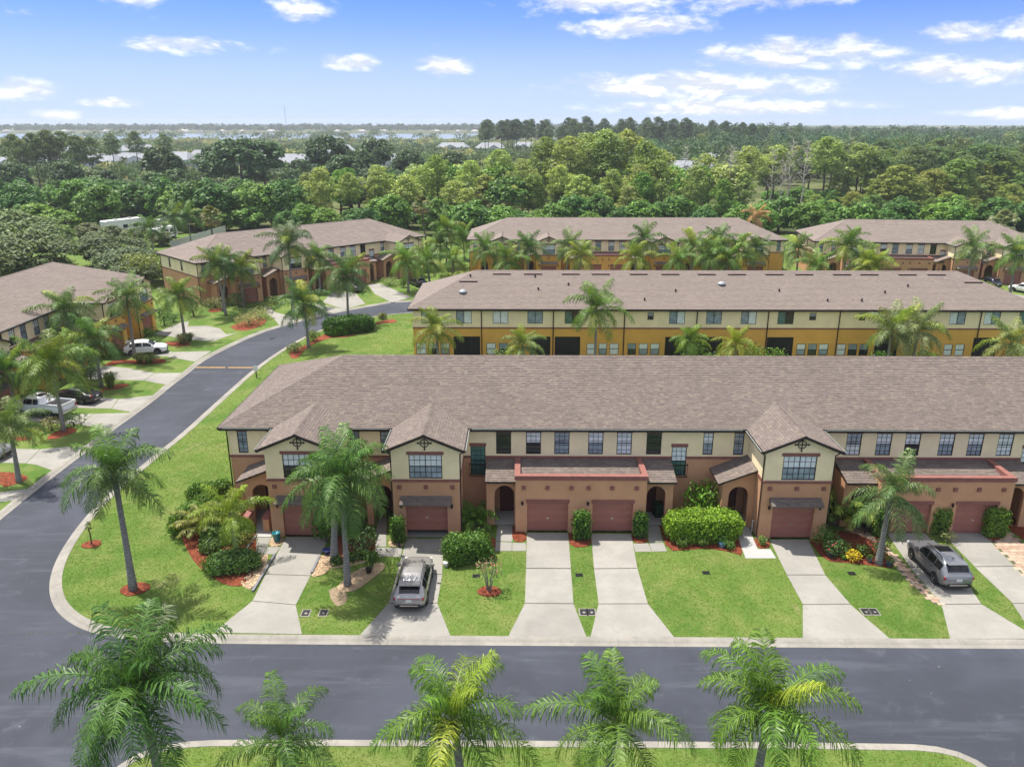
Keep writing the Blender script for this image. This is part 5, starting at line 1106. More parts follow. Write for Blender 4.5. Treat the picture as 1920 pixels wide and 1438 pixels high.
def motorhome(label,X,Y,rz,L,H,nm,cat):
    o=empty(nm,(X,Y,-.2),rz,label=label,category=cat); b=MB(); w=1.25; pr=[(-L/2,.7),(L/2-.5,.7),(L/2,1.2),(L/2-.1,2.2),(L/2-.5,H-.1),(L/2-.9,H),(-L/2+.2,H),(-L/2,H-.2)]
    vs=[(x,-w,z) for x,z in pr]+[(x,w,z) for x,z in pr]; n=len(pr); b.raw(vs,[tuple(range(n)),tuple(range(n,2*n))[::-1]]+[(i,n+i,n+(i+1)%n,(i+1)%n) for i in range(n)]); b.obj('body',WHITEP,o)
    for x in (-L*.3,-L*.05,L*.2):
        for s in (-1,1): b=MB(); b.box(x-.6,x+.6,s*w-.02,s*w+.02,1.7,2.5); b.obj('side_window',CARGLASS,o)
    b=MB(); b.box(-L/2+.2,L/2-.6,-w-.015,w+.015,1.15,1.45); b.obj('stripe',M('grey_stripe',(.2,.2,.22),.5,0),o)
    for x in (-L*.2,L*.15): b=MB(); b.box(x-.4,x+.4,-.35,.35,H,H+.28); b.obj('roof_unit',M('roof_unit_grey',(.35,.36,.37),.6,.1),o)
    for x in (-L*.25,L*.33):
        for s in (-1,1): b=MB(); b.lathe([(.001,-.12),(.45,-.12),(.45,.12),(.001,.12)],14,mat=Matrix.Translation((x,s*1.1,.45))@Matrix.Rotation(math.pi/2,4,'X')); b.obj('wheel',RUBBER,o)
    b=MB(); b.box(-L/2+.3,L/2-.6,-.9,.9,.3,.7); b.obj('chassis',CLAD,o)
motorhome('white motorhome with dark windows behind the left oak',-98,197,R_(60),11,3.7,'motorhome','motorhome')
motorhome('white travel trailer behind the pale board fence',-84,187,R_(75),7,3.1,'travel_trailer','trailer')
motorhome('white camper half hidden by palms beside the motorhome',-91,206,R_(65),7,2.9,'camper_van','camper')
fx=[(-74.77,169.20),(-72.72,196.82)]; a,c=fx; L_=math.dist(a,c); d=Vector((c[0]-a[0],c[1]-a[1],0))/L_; o=empty('board_fence',(a[0],a[1],-.1),math.atan2(d.y,d.x),label='pale grey board fence behind the angled brown row',category='fence'); b=MB(); b.box(-.27,.27,-.015,.015,0,2.1); bm_=b.mesh('board',M('pale_fence_boards',(.50,.50,.47),.85,.12,3))
n_=int(L_/.57)
for i in range(n_): add('board',bm_,o,((i+.5)*.57,rnd.uniform(-.01,.01),rnd.uniform(-.02,.03)))
for i in range(0,n_,4): b=MB(); b.box(i*.57-.05,i*.57+.05,.02,.12,0,2.2); b.obj('post',M('pale_fence_boards',(.5,.5,.47)),o)
o=empty('patio_wall',(-8.6,137.3,0),0,label='low orange patio wall at the left end of the palm-fronted row',category='wall'); b=MB(); b.box(-.1,.1,-4.5,1.5,0,.95); b.box(.1,3.4,1.3,1.5,0,.95); b.obj('wall',M('orange_wall',(.55,.22,.06),.85,.12),o); b=MB(); b.box(-.16,.16,-4.56,1.56,.95,1.02); b.box(.16,3.46,1.24,1.56,.95,1.02); b.obj('coping',M('coping',(.55,.33,.2),.8,.1),o)
o=empty('garden_chair',(-7.2,136.2,.0),R_(30),label='white slatted garden chair behind the low orange wall',category='chair')
b=MB(); b.box(-.35,.35,-.35,.3,.36,.42); b.obj('seat',WHITEP,o)
for i in range(5): b=MB(); b.raw([(-.35+i*.145,.25,.4),(-.23+i*.145,.25,.4),(-.23+i*.145,.55,1.15),(-.35+i*.145,.55,1.15)],[(0,1,2,3)]); b.obj('slat',WHITEP,o)
for s in (-1,1):
    for y in (-.32,.24): b=MB(); b.box(s*.33-.03,s*.33+.03,y,y+.06,0,.6); b.obj('leg',WHITEP,o)
    b=MB(); b.box(s*.38-.07,s*.38+.07,-.4,.35,.6,.64); b.obj('armrest',WHITEP,o)

x,y=[(9.64,48.97)][0]; o=empty('wheelie_bin',(x,y+.35,.05),R_(8),label='dark green wheeled bin tucked inside the arched porch',category='bin'); b=MB(); b.raw([(-.24,-.26,.05),(.24,-.26,.05),(.24,.26,.05),(-.24,.26,.05),(-.29,-.33,.98),(.29,-.33,.98),(.29,.33,.98),(-.29,.33,.98)],[(0,3,2,1),(0,1,5,4),(1,2,6,5),(2,3,7,6),(3,0,4,7),(4,5,6,7)]); b.obj('body',M('bin_green',(.012,.05,.022),.5,.05),o); b=MB(); b.box(-.31,.31,-.36,.36,.98,1.04); b.obj('lid',M('bin_green',(.012,.05,.022)),o)
for sx in (-.25,.25): b=MB(); b.lathe([(.001,-.03),(.11,-.03),(.11,.03),(.001,.03)],10,mat=Matrix.Translation((sx,.28,.11))@Matrix.Rotation(math.pi/2,4,'Y')); b.obj('wheel',RUBBER,o)
x,y=[(15.58,47.27)][0]; o=empty('hose_stand',(x,y,.03),0,label='white standpipe with a coiled hose beside the white walk',category='hose stand'); b=MB(); b.tube([(0,0,0),(0,0,.85),(.05,-.08,.88)],.035,6); b.obj('pipe',WHITEP,o); b=MB(); b.tube([(.16*math.cos(a),-.06,.45+.16*math.sin(a)) for a in np.linspace(0,12,40)],.018,5); b.obj('hose',M('hose_grey',(.25,.27,.25),.6,.1),o)
# ------------------------------------------------------------------ planting round the front row
YG=YELGREEN
hedge('big clipped green hedge between the paired garages and the right gabled block',*[[(12.08,46.51)][0][i] for i in (0,1)],5.0,2.0,1.75,R_(2),(.105,.205,.020),190,.125)
hedge('rounded dark hedge at the corner of the second driveway',*[(-3.26,43.74)][0],3.0,1.9,1.5,R_(18),(.066,.140,.024),190,.125,round_=.3)
for t,w,d,h,lb in (([(4.11,45.91)],.95,.6,1.95,'clipped column hedge between the paired garage doors'),([(8.01,46.22)],.75,.5,1.75,'slim column hedge right of the paired garage doors'),([(-7.87,45.36)],.72,.55,1.75,'slim column hedge left of the half open garage'),
    ([(23.90,46.52)],.75,.5,1.9,'slim column hedge behind the leaning palm'),([(27.97,47.08)],1.15,.8,1.95,'column hedge between the far right garage doors'),([(31.48,46.64)],1.2,.8,1.95,'column hedge at the right frame edge')):
    hedge(lb,t[0][0],t[0][1]+.3,w,d,h,0,(.052,.118,.018) if w<1 else (.085,.160,.026),220,.12,'column_hedge','hedge','column hedges beside the garage doors',round_=.12)
for t,s,lb in (([(10.52,44.98)],.72,'leftmost low round shrub before the big hedge'),([(11.37,45.89)],.85,'largest round shrub against the big hedge'),([(11.91,45.15)],.66,'round shrub third from the left before the big hedge'),([(12.69,45.70)],.74,'round shrub left of the light blue pot'),([(13.53,44.82)],.66,'round shrub right of the light blue pot'),([(13.98,45.81)],.55,'small shrub behind the light blue pot')):
    shrub(lb,t[0][0],t[0][1]+.2,s,s*.85,col=(.065,.125,.022),leaf=.09,n=420,group='low round shrubs before the big hedge')
shrub('bright green rounded bush growing behind the big hedge',12.5,48.9,2.3,2.9,col=(.10,.20,.020),leaf=.17,n=900)
shrub('clipped bush at the corner of the right garage',*[(19.79,45.37)][0],1.6,1.35,col=(.055,.12,.02),leaf=.12,n=700)
shrub('leafy shrub with pink roses beside the right driveway',*[(19.90,44.30)][0],1.2,1.15,col=(.05,.11,.03),n=520,flowers=('pink',(.55,.06,.10)))
shrub('mixed green shrub in the right red bed',*[(20.55,44.60)][0],1.25,.9,col=(.075,.14,.03))
shrub('yellow croton in the right red bed',*[(20.92,43.66)][0],.85,.7,col=(.42,.30,.02),leaf=.15,n=260)
shrub('tiny green plant at the front of the right red bed',*[(20.35,43.78)][0],.4,.38,col=(.08,.16,.03),n=160)
shrub('leafy plant between the yellow croton and the path',*[(21.61,44.13)][0],.8,.8,col=(.07,.14,.03),n=300)
shrub('pink flowering shrub behind the leaning palm trunk',*[(22.73,44.14)][0],1.15,1.3,col=(.06,.11,.035),flowers=('magenta',(.50,.04,.12)))
shrub('grassy tuft in front of the silver sport utility',*[(28.06,46.15)][0],1.1,.7,col=(.12,.15,.06),n=300)
shrub('small shrub in the corner bed left of the right garage',*[(15.77,45.53)][0],.55,.6,col=(.08,.15,.04),n=240)
hedge('low dark groundcover mound on the left corner bed',*[(-17.61,42.47)][0],3.5,2.2,.85,R_(10),(.066,.130,.032),190,.12,'groundcover_mound','shrub',round_=.5,rough=.1)
hedge('dark clipped hedge arc at the left end of the row',*[(-22.41,48.17)][0],1.1,4.4,1.35,R_(-12),(.066,.135,.018),170,.13,round_=.35)
hedge('dark hedge return along the gable wall',*[(-22.35,51.55)][0],3.2,1.3,1.35,R_(24),(.066,.135,.018),170,.13,round_=.35)
hedge('groundcover spreading down the left bed edge',*[(-19.80,44.63)][0],1.3,1.7,.6,R_(32),(.066,.128,.030),170,.12,'groundcover_mound','shrub',round_=.5,rough=.08)
hedge('shaded shrubs under the sago palms',*[(-19.26,46.00)][0],3.0,2.0,1.0,R_(5),(.07,.13,.028),130,.14,'shrub','shrub',round_=.45,rough=.12)
shrub('yellowish shrub behind the low groundcover mound',*[(-17.69,45.19)][0],1.4,1.0,col=(.12,.14,.03),n=500)
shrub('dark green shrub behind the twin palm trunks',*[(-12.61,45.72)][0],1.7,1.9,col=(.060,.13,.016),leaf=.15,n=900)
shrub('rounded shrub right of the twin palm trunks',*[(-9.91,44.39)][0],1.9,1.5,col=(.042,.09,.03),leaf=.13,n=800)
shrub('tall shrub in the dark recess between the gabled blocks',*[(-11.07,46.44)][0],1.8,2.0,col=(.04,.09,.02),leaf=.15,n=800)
for t,lb in (([(-11.26,42.95)],'spiky tuft left of the palm trunk'),([(-10.36,43.29)],'spiky tuft right of the palm trunk'),([(-9.88,43.69)],'spiky tuft by the pebble strip'),([(-9.21,43.43)],'dark tuft at the end of the pebble strip')):
    shrub(lb,*t[0],.85,.55,col=(.05,.10,.02),leaf=.16,n=240,name='grass_tuft')
clump_palm('sago palm with brown lower fronds in the left corner bed',*[(-20.94,46.70)][0],1.35,22,(.13,.15,.04),name='sago_palm')
clump_palm('second sago palm behind the young yellow palm',*[(-20.08,47.81)][0],1.2,18,(.10,.15,.03),name='sago_palm')
clump_palm('fan shaped green palm beside the porch of the paired garages',*[(-3.09,47.98)][0],1.15,20,(.075,.15,.02))
clump_palm('areca palm in the corner beside the right gabled block',*[(22.04,48.75)][0],1.9,18,(.14,.19,.03))
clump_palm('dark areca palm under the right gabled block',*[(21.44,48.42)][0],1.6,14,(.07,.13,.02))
# a small flowering tree
X,Y=[(-1.74,40.11)][0]; o=empty('flowering_tree',(X,Y,0),0,label='small bare-stemmed tree with pink blossoms on the lawn',category='tree'); b=MB()
for i in range(6): a=i*1.05; b.tube([(.08*math.cos(a),.08*math.sin(a),-.05),(.22*math.cos(a),.2*math.sin(a),.8),(.55*math.cos(a),.5*math.sin(a),1.75)],[.045,.03,.012],5)
b.obj('trunk',M('grey_stem',(.19,.18,.17),.9,.2,6),o)
P=np.array([(rnd.uniform(-.75,.75),rnd.uniform(-.6,.6),rnd.uniform(1.0,2.0)) for _ in range(190)]); V,Q=leaf_quads(P,P,.12,1.6,.8); add('crown',np_mesh('crown',V,Q,LEAF),o).color=(.15,.19,.07,1)
P=np.array([(rnd.uniform(-.7,.7),rnd.uniform(-.5,.5),rnd.uniform(1.2,2.05)) for _ in range(38)]); V,Q=leaf_quads(P,P,.10,1.1,.5); add('blossoms',np_mesh('blossoms',V,Q,M('pink_petals',(.42,.09,.10),.6,.2)),o)
X,Y=[(-27.76,45.16)][0]; o=empty('sapling',(X,Y,0),0,label='young sapling in a mulch ring near the street corner',category='tree'); b=MB(); b.tube([(0,0,0),(.02,0,.8),(-.03,.02,1.3)],[.05,.04,.02],6); b.obj('trunk',BARK,o)
P=sph(26,-.6)*np.array([.16,.16,.35])+np.array([0,0,1.3]); V,Q=leaf_quads(P,P-np.array([0,0,1.2]),.15,2.4,.7); add('crown',np_mesh('crown',V,Q,LEAF),o).color=(.09,.12,.035,1)
# between the first two rows
for px,(w,h),lb,c in ((1290,(4.6,4.2),'round leafy bush below the small rear window',(.075,.155,.02)),(1402,(4.2,3.2),'leafy bush under the yellow palm by the rear facade',(.085,.15,.02)),(1332,(3,2.2),'bush between two rear patios',(.07,.15,.02)),(1640,(3,2.6),'bush left of the weeping palms',(.06,.13,.02)),(1720,(3.4,2.6),'bush under the weeping palms',(.06,.13,.02)),(940,(3,2.6),'loose shrub left of the small rear patio',(.09,.15,.03)),(1060,(2.6,1.6),'low shrub by the open rear patio',(.07,.16,.02)),(800,(2.6,1.3),'low flowering shrub below the leftmost rear windows',(.06,.13,.03)),(870,(1.8,1.1),'low shrub by the leftmost rear patio',(.06,.12,.03)),(1445,(2.4,2.8),'bush at the right of the yellow palm',(.07,.14,.02)),(1770,(2.2,1.5),'bush right of the weeping palms',(.06,.13,.02))):
    X=(px-960)/1480*88-.8; shrub(lb,X,83.2,w,h,min(w,3.2),col=c,leaf=.20,n=1000 if w>3.5 else 520)
# left street side
for t,r,h,lb in (([(-41.80,94.07)],1.5,1.55,'pale grass clump around the far left palm trunk'),([(-41.38,95.33)],1.3,1.3,'smaller grass clump right of the far left palm trunk'),([(-42.13,85.61)],1.7,1.5,'wide grass clump below the white crossover'),([(-43.42,86.02)],1.3,1.3,'dark grass clump left of the white crossover tail'),([(-42.19,76.85)],1.6,2.0,'tall grass clump behind the black sedan')):
    grass_clump(lb,t[0][0],t[0][1],r,h,(.14,.16,.06) if 'pale' in lb else (.10,.14,.03))
for t,w,h,lb,c in (([(-40.28,65.62)],2.2,1.2,'shrub behind the palm in front of the pickup',(.05,.10,.02)),([(-41.64,64.45)],2.4,1.2,'reddish low shrub before the pickup',(.10,.11,.035)),([(-45.76,79.12)],2.0,1.5,'round shrub behind the black sedan',(.045,.10,.02)),([(-48.08,97.35)],2.8,1.1,'bright clipped shrub by the ochre garage',(.08,.19,.02)),([(-48.09,102.93)],2.4,2.8,'dark glossy bush at the end of the ochre row',(.05,.11,.03)),([(-47.62,104.73)],2.0,1.2,'low bush at the end of the ochre row',(.06,.12,.03)),([(-48.81,88.57)],2.4,2.0,'dark shrub by the white crossover tail',(.04,.09,.02)),([(-47.43,87.70)],2.2,1.3,'low mixed shrub before the ochre row',(.07,.12,.025)),([(-44.50,91.61)],2.2,1.3,'shrub at the nose of the white crossover',(.05,.11,.02)),
    ([(-36.60,103.05)],3.6,1.6,'pale variegated shrub at the street bend',(.15,.17,.07)),([(-36.30,106.69)],3.2,1.5,'second pale variegated shrub behind the first',(.14,.17,.07)),([(-45.06,113.23)],3.4,1.6,'variegated hedge at the corner of the angled row',(.12,.15,.06)),([(-41.77,113.97)],3.0,2.3,'dark round shrub at the angled row garage',(.04,.09,.022)),([(-37.12,116.18)],2.6,1.2,'low shrub by the arched entry of the angled row',(.09,.14,.04)),([(-37.21,113.31)],2.2,.9,'low shrub beside the entry walk of the angled row',(.10,.15,.04)),([(-21.88,130.64)],3.2,1.4,'pale hedge near the black car',(.13,.17,.06)),([(-19.36,129.31)],1.6,1.7,'small clipped shrub beside the black car',(.06,.12,.02)),([(-26.82,89.69)],1.8,1.3,'small shrub at the lower end of the curved mulch bed',(.10,.14,.05)),([(-25.93,94.98)],1.6,1.4,'small shrub beside the palm on the curved bed',(.10,.14,.03)),([(-19.17,106.86)],1.2,.9,'small shrub at the upper end of the curved mulch bed',(.10,.13,.04)),([(-31.92,118.85)],2.2,1.3,'shrub between the palms of the angled row',(.06,.12,.03)),([(-46.21,108.18)],3.0,2.8,'loose shrub behind the far left palm',(.14,.17,.08))):
    shrub(lb,t[0][0],t[0][1]+.6,w,h,col=c,leaf=.17,n=520)
hedge('large dark glossy hedge in the curved bed at the street bend',*[(-22.35,100.32)][0],6.6,3.4,1.9,R_(28),(.042,.105,.014),110,.19,round_=.3,rough=.12)
hedge('small bright hedge end in front of the dark glossy hedge',*[(-23.46,98.66)][0],2.6,1.6,1.3,R_(28),(.075,.16,.016),120,.17,round_=.3)
hedge('yellow green hedge before the far right garages',*[(82.35,135.90)][0],7,2,1.3,R_(-25),(.16,.19,.03),60,.25)
shrub('yellow green loose tree beside the gable end of the angled row',-63,131,6.5,5.5,col=(.12,.155,.04),leaf=.35,n=1500,name='small_tree',cat='tree')
# ------------------------------------------------------------------ palms
q=queen_palm; LS='queen palms along the left street'; FRN='queen palms along the near street'
q('tall palm on the left corner lawn leaning over the street',(-22.61,39.96,-22.58,7.33),1.06,17,(.070,.130,.032),thick=1.15,lowf=.42,group='queen palms on the front lawns')
q('front palm of the twin pair before the left gabled block',(-10.13,40.54,-10.05,6.76),1.12,22,(.062,.128,.030),thick=1.05,lowf=.42,group='queen palms on the front lawns',yellow=0.)
q('rear palm of the twin pair before the left gabled block',(-11.54,43.28,-11.12,5.39),1.0,15,(.058,.120,.026),thick=1.25,lowf=.35,group='queen palms on the front lawns')
q('young yellow green palm on the left corner bed',(-17.70,43.60,-17.85,2.92),.78,12,(.135,.195,.024),lowf=.3,group='queen palms on the front lawns',thick=.95)
q('leaning palm beside the silver sport utility',(22.31,43.24,22.43,4.68),.90,15,(.075,.128,.042),lowf=.5,group='queen palms on the front lawns',thick=1.1)
for Y,cx,cy,s,n,c,lb in ((24.2,258,1292,1.10,23,(.048,.112,.024),'large dark palm at the lower left with a pale raised frond'),(23.6,528,1352,.80,12,(.060,.125,.024),'small palm at the bottom between two larger ones'),(24,850,1338,.97,17,(.075,.150,.020),'bright palm at the bottom centre'),(24,1152,1345,.95,16,(.070,.138,.024),'palm right of the bottom centre with orange brown heart'),(24,1442,1330,1.0,19,(.078,.150,.020),'rightmost palm of the bottom row')):
    pos={258:(-14.21,24.20,5.76),528:(-8.80,23.60,4.14),850:(-2.43,24.00,4.82),1152:(3.58,24.00,4.72),1442:(9.28,24.00,5.16)}[cx]
    o=q(lb,(pos[0]+.35*(1 if cx<900 else -.6),pos[1],pos[0],pos[2]),s,n,c,FRN,1.15,.28,yellow=0 if cx<600 else .1)
    if cx==258:
        f=add('frond',FR['up'][1],o,(-.35,0,pos[2]+.1),(0,.15,R_(75))); f.scale=(1.25,)*3; f.color=(.12,.17,.09,1)
for sp,s,n,c,lb,sd in (((-38.13,54.44,-37.97,4.45),.85,13,(.09,.14,.04),'palm with orange seed stalk at the left edge',1),((-40.50,64.97,-40.57,5.86),1.12,18,(.095,.155,.026),'large arching palm in front of the white pickup',0),((-46.44,67.98,-46.55,4.40),.95,15,(.05,.11,.02),'palm at the left edge behind the pickup',0),((-43.44,77.36,-43.41,4.87),1.05,17,(.06,.12,.03),'palm above the black sedan',0),((-46.68,78.93,-45.94,3.29),.8,11,(.055,.11,.025),'palm half hidden behind the large arching palm',0),((-44.76,87.73,-44.63,6.95),1.02,17,(.085,.14,.035),'palm beside the white crossover with a pale seed head',1),((-48.79,83.89,-49.72,6.22),1.05,16,(.06,.115,.03),'palm against the ochre row at the left',0),((-42.19,95.84,-42.27,5.47),.98,16,(.085,.14,.03),'palm rising from pale grass beyond the white crossover',0)):
    q(lb,sp,s*1.08,n+2,c,LS,1.05,.38,seeds=bool(sd),yellow=.1)
for sp,s,n,c,lb in (((-41.74,109.20,-42.41,7.15),1.0,16,(.045,.10,.025),'left palm of the close pair before the angled row'),((-43.15,111.86,-41.81,7.00),.9,13,(.05,.105,.025),'right palm of the close pair before the angled row'),((-41.14,114.69,-40.86,5.51),.95,16,(.12,.16,.03),'yellowish palm beside the garage of the angled row'),((-33.37,113.35,-33.18,9.22),1.25,19,(.075,.115,.05),'tallest queen palm before the angled row'),((-32.34,125.70,-32.19,5.36),1.0,15,(.08,.14,.035),'slim palm in the middle of the angled row'),((-23.58,105.58,-23.40,6.22),1.15,18,(.065,.12,.035),'palm standing in the dark glossy hedge'),((-25.70,92.51,-25.85,5.30),1.1,16,(.05,.105,.03),'drooping palm on the curved mulch bed'),((-18.01,125.84,-18.15,4.85),1.1,16,(.10,.18,.03),'bright palm beside the black car'),((-15.18,131.62,-15.59,3.88),1.05,16,(.085,.16,.03),'palm left of the white garden chair')):
    q(lb,sp,s*1.12,n+3,c,'queen palms before the angled row',1.05,.40,yellow=.15,seeds='curved mulch' in lb)
def far_palms(items,group,fmt):
    items=sorted(items,key=lambda t:t[0][0]/t[0][1])
    for i,(pos,s,c) in enumerate(items):
        lb=fmt.format(('first','second','third','fourth','fifth','sixth','seventh','eighth','ninth','tenth','eleventh','twelfth','thirteenth','fourteenth','fifteenth','sixteenth')[i])
        q(lb,(pos[0]+rnd.uniform(-.4,.4),pos[1],pos[0],pos[2]),s*1.08,16,c,group,1.05,.40,yellow=.15)
ga=(.085,.155,.03); gb=(.065,.125,.03); gc=(.15,.20,.03); gd=(.10,.15,.055)
far_palms([((-13.74,150.00,6.84),1.35,ga),((-11.34,158.00,3.93),1.2,ga),((-14.73,147.00,4.28),1.2,gb),((-11.83,140.00,2.67),1.0,ga)],'palms between the angled row and the ochre row','{} palm from the left between the angled and ochre rows')
far_palms([((-6.03,134.00,5.49),1.1,ga),((-2.17,130.00,4.18),1.2,ga),((1.36,133.00,5.83),1.15,gb),((8.04,131.00,6.32),1.1,gd),((9.96,128.00,5.40),1.05,gc),((21.10,135.00,7.00),1.15,gb),((18.78,128.00,5.07),1.15,gc),((28.83,132.00,6.38),1.2,ga),((31.33,129.00,5.27),1.2,ga),((33.25,134.00,6.89),1.1,gb),((36.12,131.00,6.01),1.2,ga),((33.74,128.00,4.57),1.1,ga),((39.30,132.00,6.04),.95,gb),((25.33,127.00,4.90),1.0,ga)],'palms before the ochre row','{} palm from the left before the ochre row')
far_palms([((44.92,128.00,6.31),1.1,gd),((51.81,126.00,7.22),1.25,ga),((53.56,122.00,5.12),1.15,gc),((54.42,121.00,4.71),1.1,gc),((45.08,120.00,4.88),1.1,ga),((70.63,124.00,7.30),1.15,gd),((74.93,120.00,6.95),1.2,ga)],'palms before the far right row','{} palm from the left before the far right row')
p=(53.44,128.00,8.55); q('raised upright palm crown before the far right row',(p[0],p[1],p[0],p[2]),.8,8,gd,'palms before the far right row',1,.0)
far_palms([((8.02,81.00,7.32),1.12,(.085,.15,.03)),((-8.82,81.00,5.03),.92,(.13,.17,.03)),((0.33,80.50,3.56),.8,(.12,.17,.06)),((39.16,81.00,5.16),1.1,(.13,.17,.075)),((42.24,81.50,4.86),1.15,(.13,.17,.075)),((51.22,80.00,4.13),1.05,(.14,.18,.06)),((22.81,80.50,3.74),.8,(.16,.20,.03)),((18.24,82.00,3.66),.7,(.10,.17,.03))],'palms between the two front rows','{} palm from the left along the rear patios')
fan_palm('tall fan palm standing at the left end of the angled row',(-60.53,155.56,-60.25,8.54),1.35,40)
fan_palm('tall slim fan palm at the right end of the angled row',(-19.14,163.97,-20.12,9.99),1.35,36,col=(.12,.14,.05))
for sp,lb in (((-71.58,172.00,6.68),'right palm behind the board fence'),((-74.76,172.00,6.23),'middle palm behind the board fence'),((-78.19,168.00,4.46),'left palm behind the board fence')): q(lb,(sp[0],sp[1],sp[0],sp[2]),1.35,14,gb,'palms by the board fence',1,.4,yellow=.1)
sp=(47.02,160.00,8.16); q('palm with dead orange brown fronds behind the ochre row',(sp[0],sp[1],sp[0],sp[2]),1.05,11,(.235,.15,.075),'palms behind the rows')
sp=(99.01,165.00,6.36); fan_palm('fan palm behind the far right row',(sp[0],sp[1],sp[0],sp[2]),1.8,34,col=(.16,.19,.09))
for i,(x,y) in enumerate((((-11.65,132.00,1.75))[:2],((31.50,131.00,3.35))[:2],((24.82,133.00,2.54))[:2],((68.33,128.00,3.50))[:2],((73.83,126.00,1.72))[:2])):
    clump_palm(('small areca by the low orange wall','small areca under the dense palms of the ochre row','low areca beside an ochre garage','pale areca beside the far right garages','bright areca behind the dark blue sport utility')[i],x,y,1.7,16,(.13,.18,.03))
# ------------------------------------------------------------------ woods behind: trees one can pick out
LUSH=(.048,.120,.022); BRT=(.085,.175,.026); PINEY=(.20,.262,.080); PINED=(.075,.118,.042); DARK=(.040,.084,.030); GREYG=(.095,.13,.06)
REG=[]
def put(kind,pos,col,zone,desc,sxy=1.,h=None): REG.append((kind,pos,col,zone,desc,sxy,h))
for x,y,h,c in ((-86,138,8.0,(.074,.108,.042)),(-97,150,10,(.074,.108,.042)),(-106,136,9.5,(.070,.104,.038)),(-70,140,4.8,(.062,.10,.040)),(-78,150,6.0,(.064,.10,.040)),(-116,158,10.5,(.074,.108,.042)),(-64,132,4.2,(.07,.105,.042)),(-90,126,7.5,(.074,.106,.038)),(-104,122,7.5,(.07,.104,.038))): put('oak',(x,y,h),c,'behind the ochre row at the left edge','broad grey green oak',1.55 if h>7 else 1.9)
for x,y,h in ((-95,184,3.4),(-101,186,3.8),(-88,180,3.2),(-92,172,3.6),(-104,178,4.2),(-118,180,5.0),(-128,190,6),(-80,176,3.2),(-112,196,5.5),(-122,200,7),(-86,198,3.5),(-76,200,5),(-70,204,6)): put('lush',(x,y,h),GREYG if h<4 else BRT,'round the parked motorhomes','low leafy bush',1.9)
for i in range(30):
    x=-158+i*3.4+rnd.uniform(-1.5,1.5); put('lush',(x,207+rnd.uniform(-6,16),rnd.uniform(9,12.5)),LUSH if rnd.random()<.7 else BRT,'behind the motorhome','lush dark green tree',rnd.uniform(1.0,1.25))
for i in range(56):
    x=-56+i*4.3+rnd.uniform(-1.5,1.5); y=rnd.uniform(186,206)
    if x<-20: y+=4
    put('lush',(x,y,rnd.uniform(5.5,9.0)),BRT if rnd.random()<.6 else LUSH,'along the woods edge','bright leafy young tree',1.3)
P_=((817,292,222),(707,312,215),(653,325,214),(883,303,225),(937,281,232),(1023,258,240),(1067,256,236),(1103,252,244),(1137,243,238),(1177,243,242),(1213,266,232),(760,330,212),(850,340,215),(910,330,220),(980,300,222),(1000,330,216),(1050,310,222),(1090,330,214),(1150,320,220),(1200,310,224),(1235,300,226),(1120,350,212),(1180,350,210),(960,350,211),(875,355,211),(1240,345,214))
PT={k:v for k,v in zip(P_,((-22.85,222.00,17.64),(-37.68,215.00,15.19),(-45.19,214.00,13.48),(-13.53,225.00,15.98),(-5.77,232.00,18.86),(7.36,240.00,22.03),(13.93,236.00,22.39),(20.04,244.00,22.87),(24.70,238.00,24.26),(31.33,242.00,24.23),(35.57,232.00,21.02),(-29.91,212.00,12.93),(-17.67,215.00,11.39),(-9.39,220.00,12.45),(0.68,222.00,16.53),(3.51,216.00,12.71),(10.81,222.00,15.15),(16.07,214.00,12.84),(25.09,220.00,13.86),(32.77,224.00,15.06),(38.13,226.00,16.38),(20.17,212.00,10.26),(28.24,210.00,10.42),(-2.10,211.00,10.32),(-13.91,211.00,9.64),(37.15,214.00,10.81)))}
for i,(k,v) in enumerate(PT.items()): put('pine' if v[2]>13 else 'young',(v[0],v[1],v[2]+.2),PINEY if i%5 else (.14,.215,.05),'behind the ochre row','yellow green pine',rnd.uniform(1.15,1.5) if v[2]>13 else 1.6)
for i in range(54): x=rnd.uniform(-62,66); put('young' if i%3 else 'dark',(x,rnd.uniform(212,262),rnd.uniform(9,15)),PINEY if i%2 else BRT,'among the pines behind the ochre row','mid height tree',1.3)
for v in ((44.86,262.00,18.11),(56.61,250.00,17.24),(68.37,246.00,19.52),(97.56,262.00,22.00),(106.90,258.00,20.16),(81.89,262.00,19.42)): put('pine',v,PINEY,'behind the gap between the far rows','yellow green pine',1.55)
for v in ((109.47,236.00,14.51),(105.67,240.00,10.53),(123.28,244.00,13.05),(131.75,246.00,15.72),(142.36,250.00,10.70),(144.88,240.00,9.04),(112.93,232.00,9.58),(95.11,232.00,7.35),(124.47,236.00,7.05),(153.33,262.00,14.89),(87.01,226.00,5.66),(99.53,228.00,6.95),(125.75,224.00,6.30),(138.30,228.00,6.54),(118.07,250.00,10.68),(133.84,256.00,12.26),(146.74,262.00,14.07),(77.31,232.00,3.61),(115.06,226.00,6.12),(101.75,258.00,10.18),(87.50,240.00,5.93),(155.57,252.00,11.38)): put('young',v,(.115+.05*rnd.random(),.185+.03*rnd.random(),.045),'behind the far right row','rounded green pine',2.1)
for v in ((50.59,252.00,18.88),(61.94,240.00,19.38),(76.40,248.00,18.24),(81.22,246.00,20.73),(88.26,254.00,20.56),(78.29,244.00,15.63)): put('dead',v,(.3,.3,.3),'behind the gap between the far rows','bare bleached dead pine',1.)
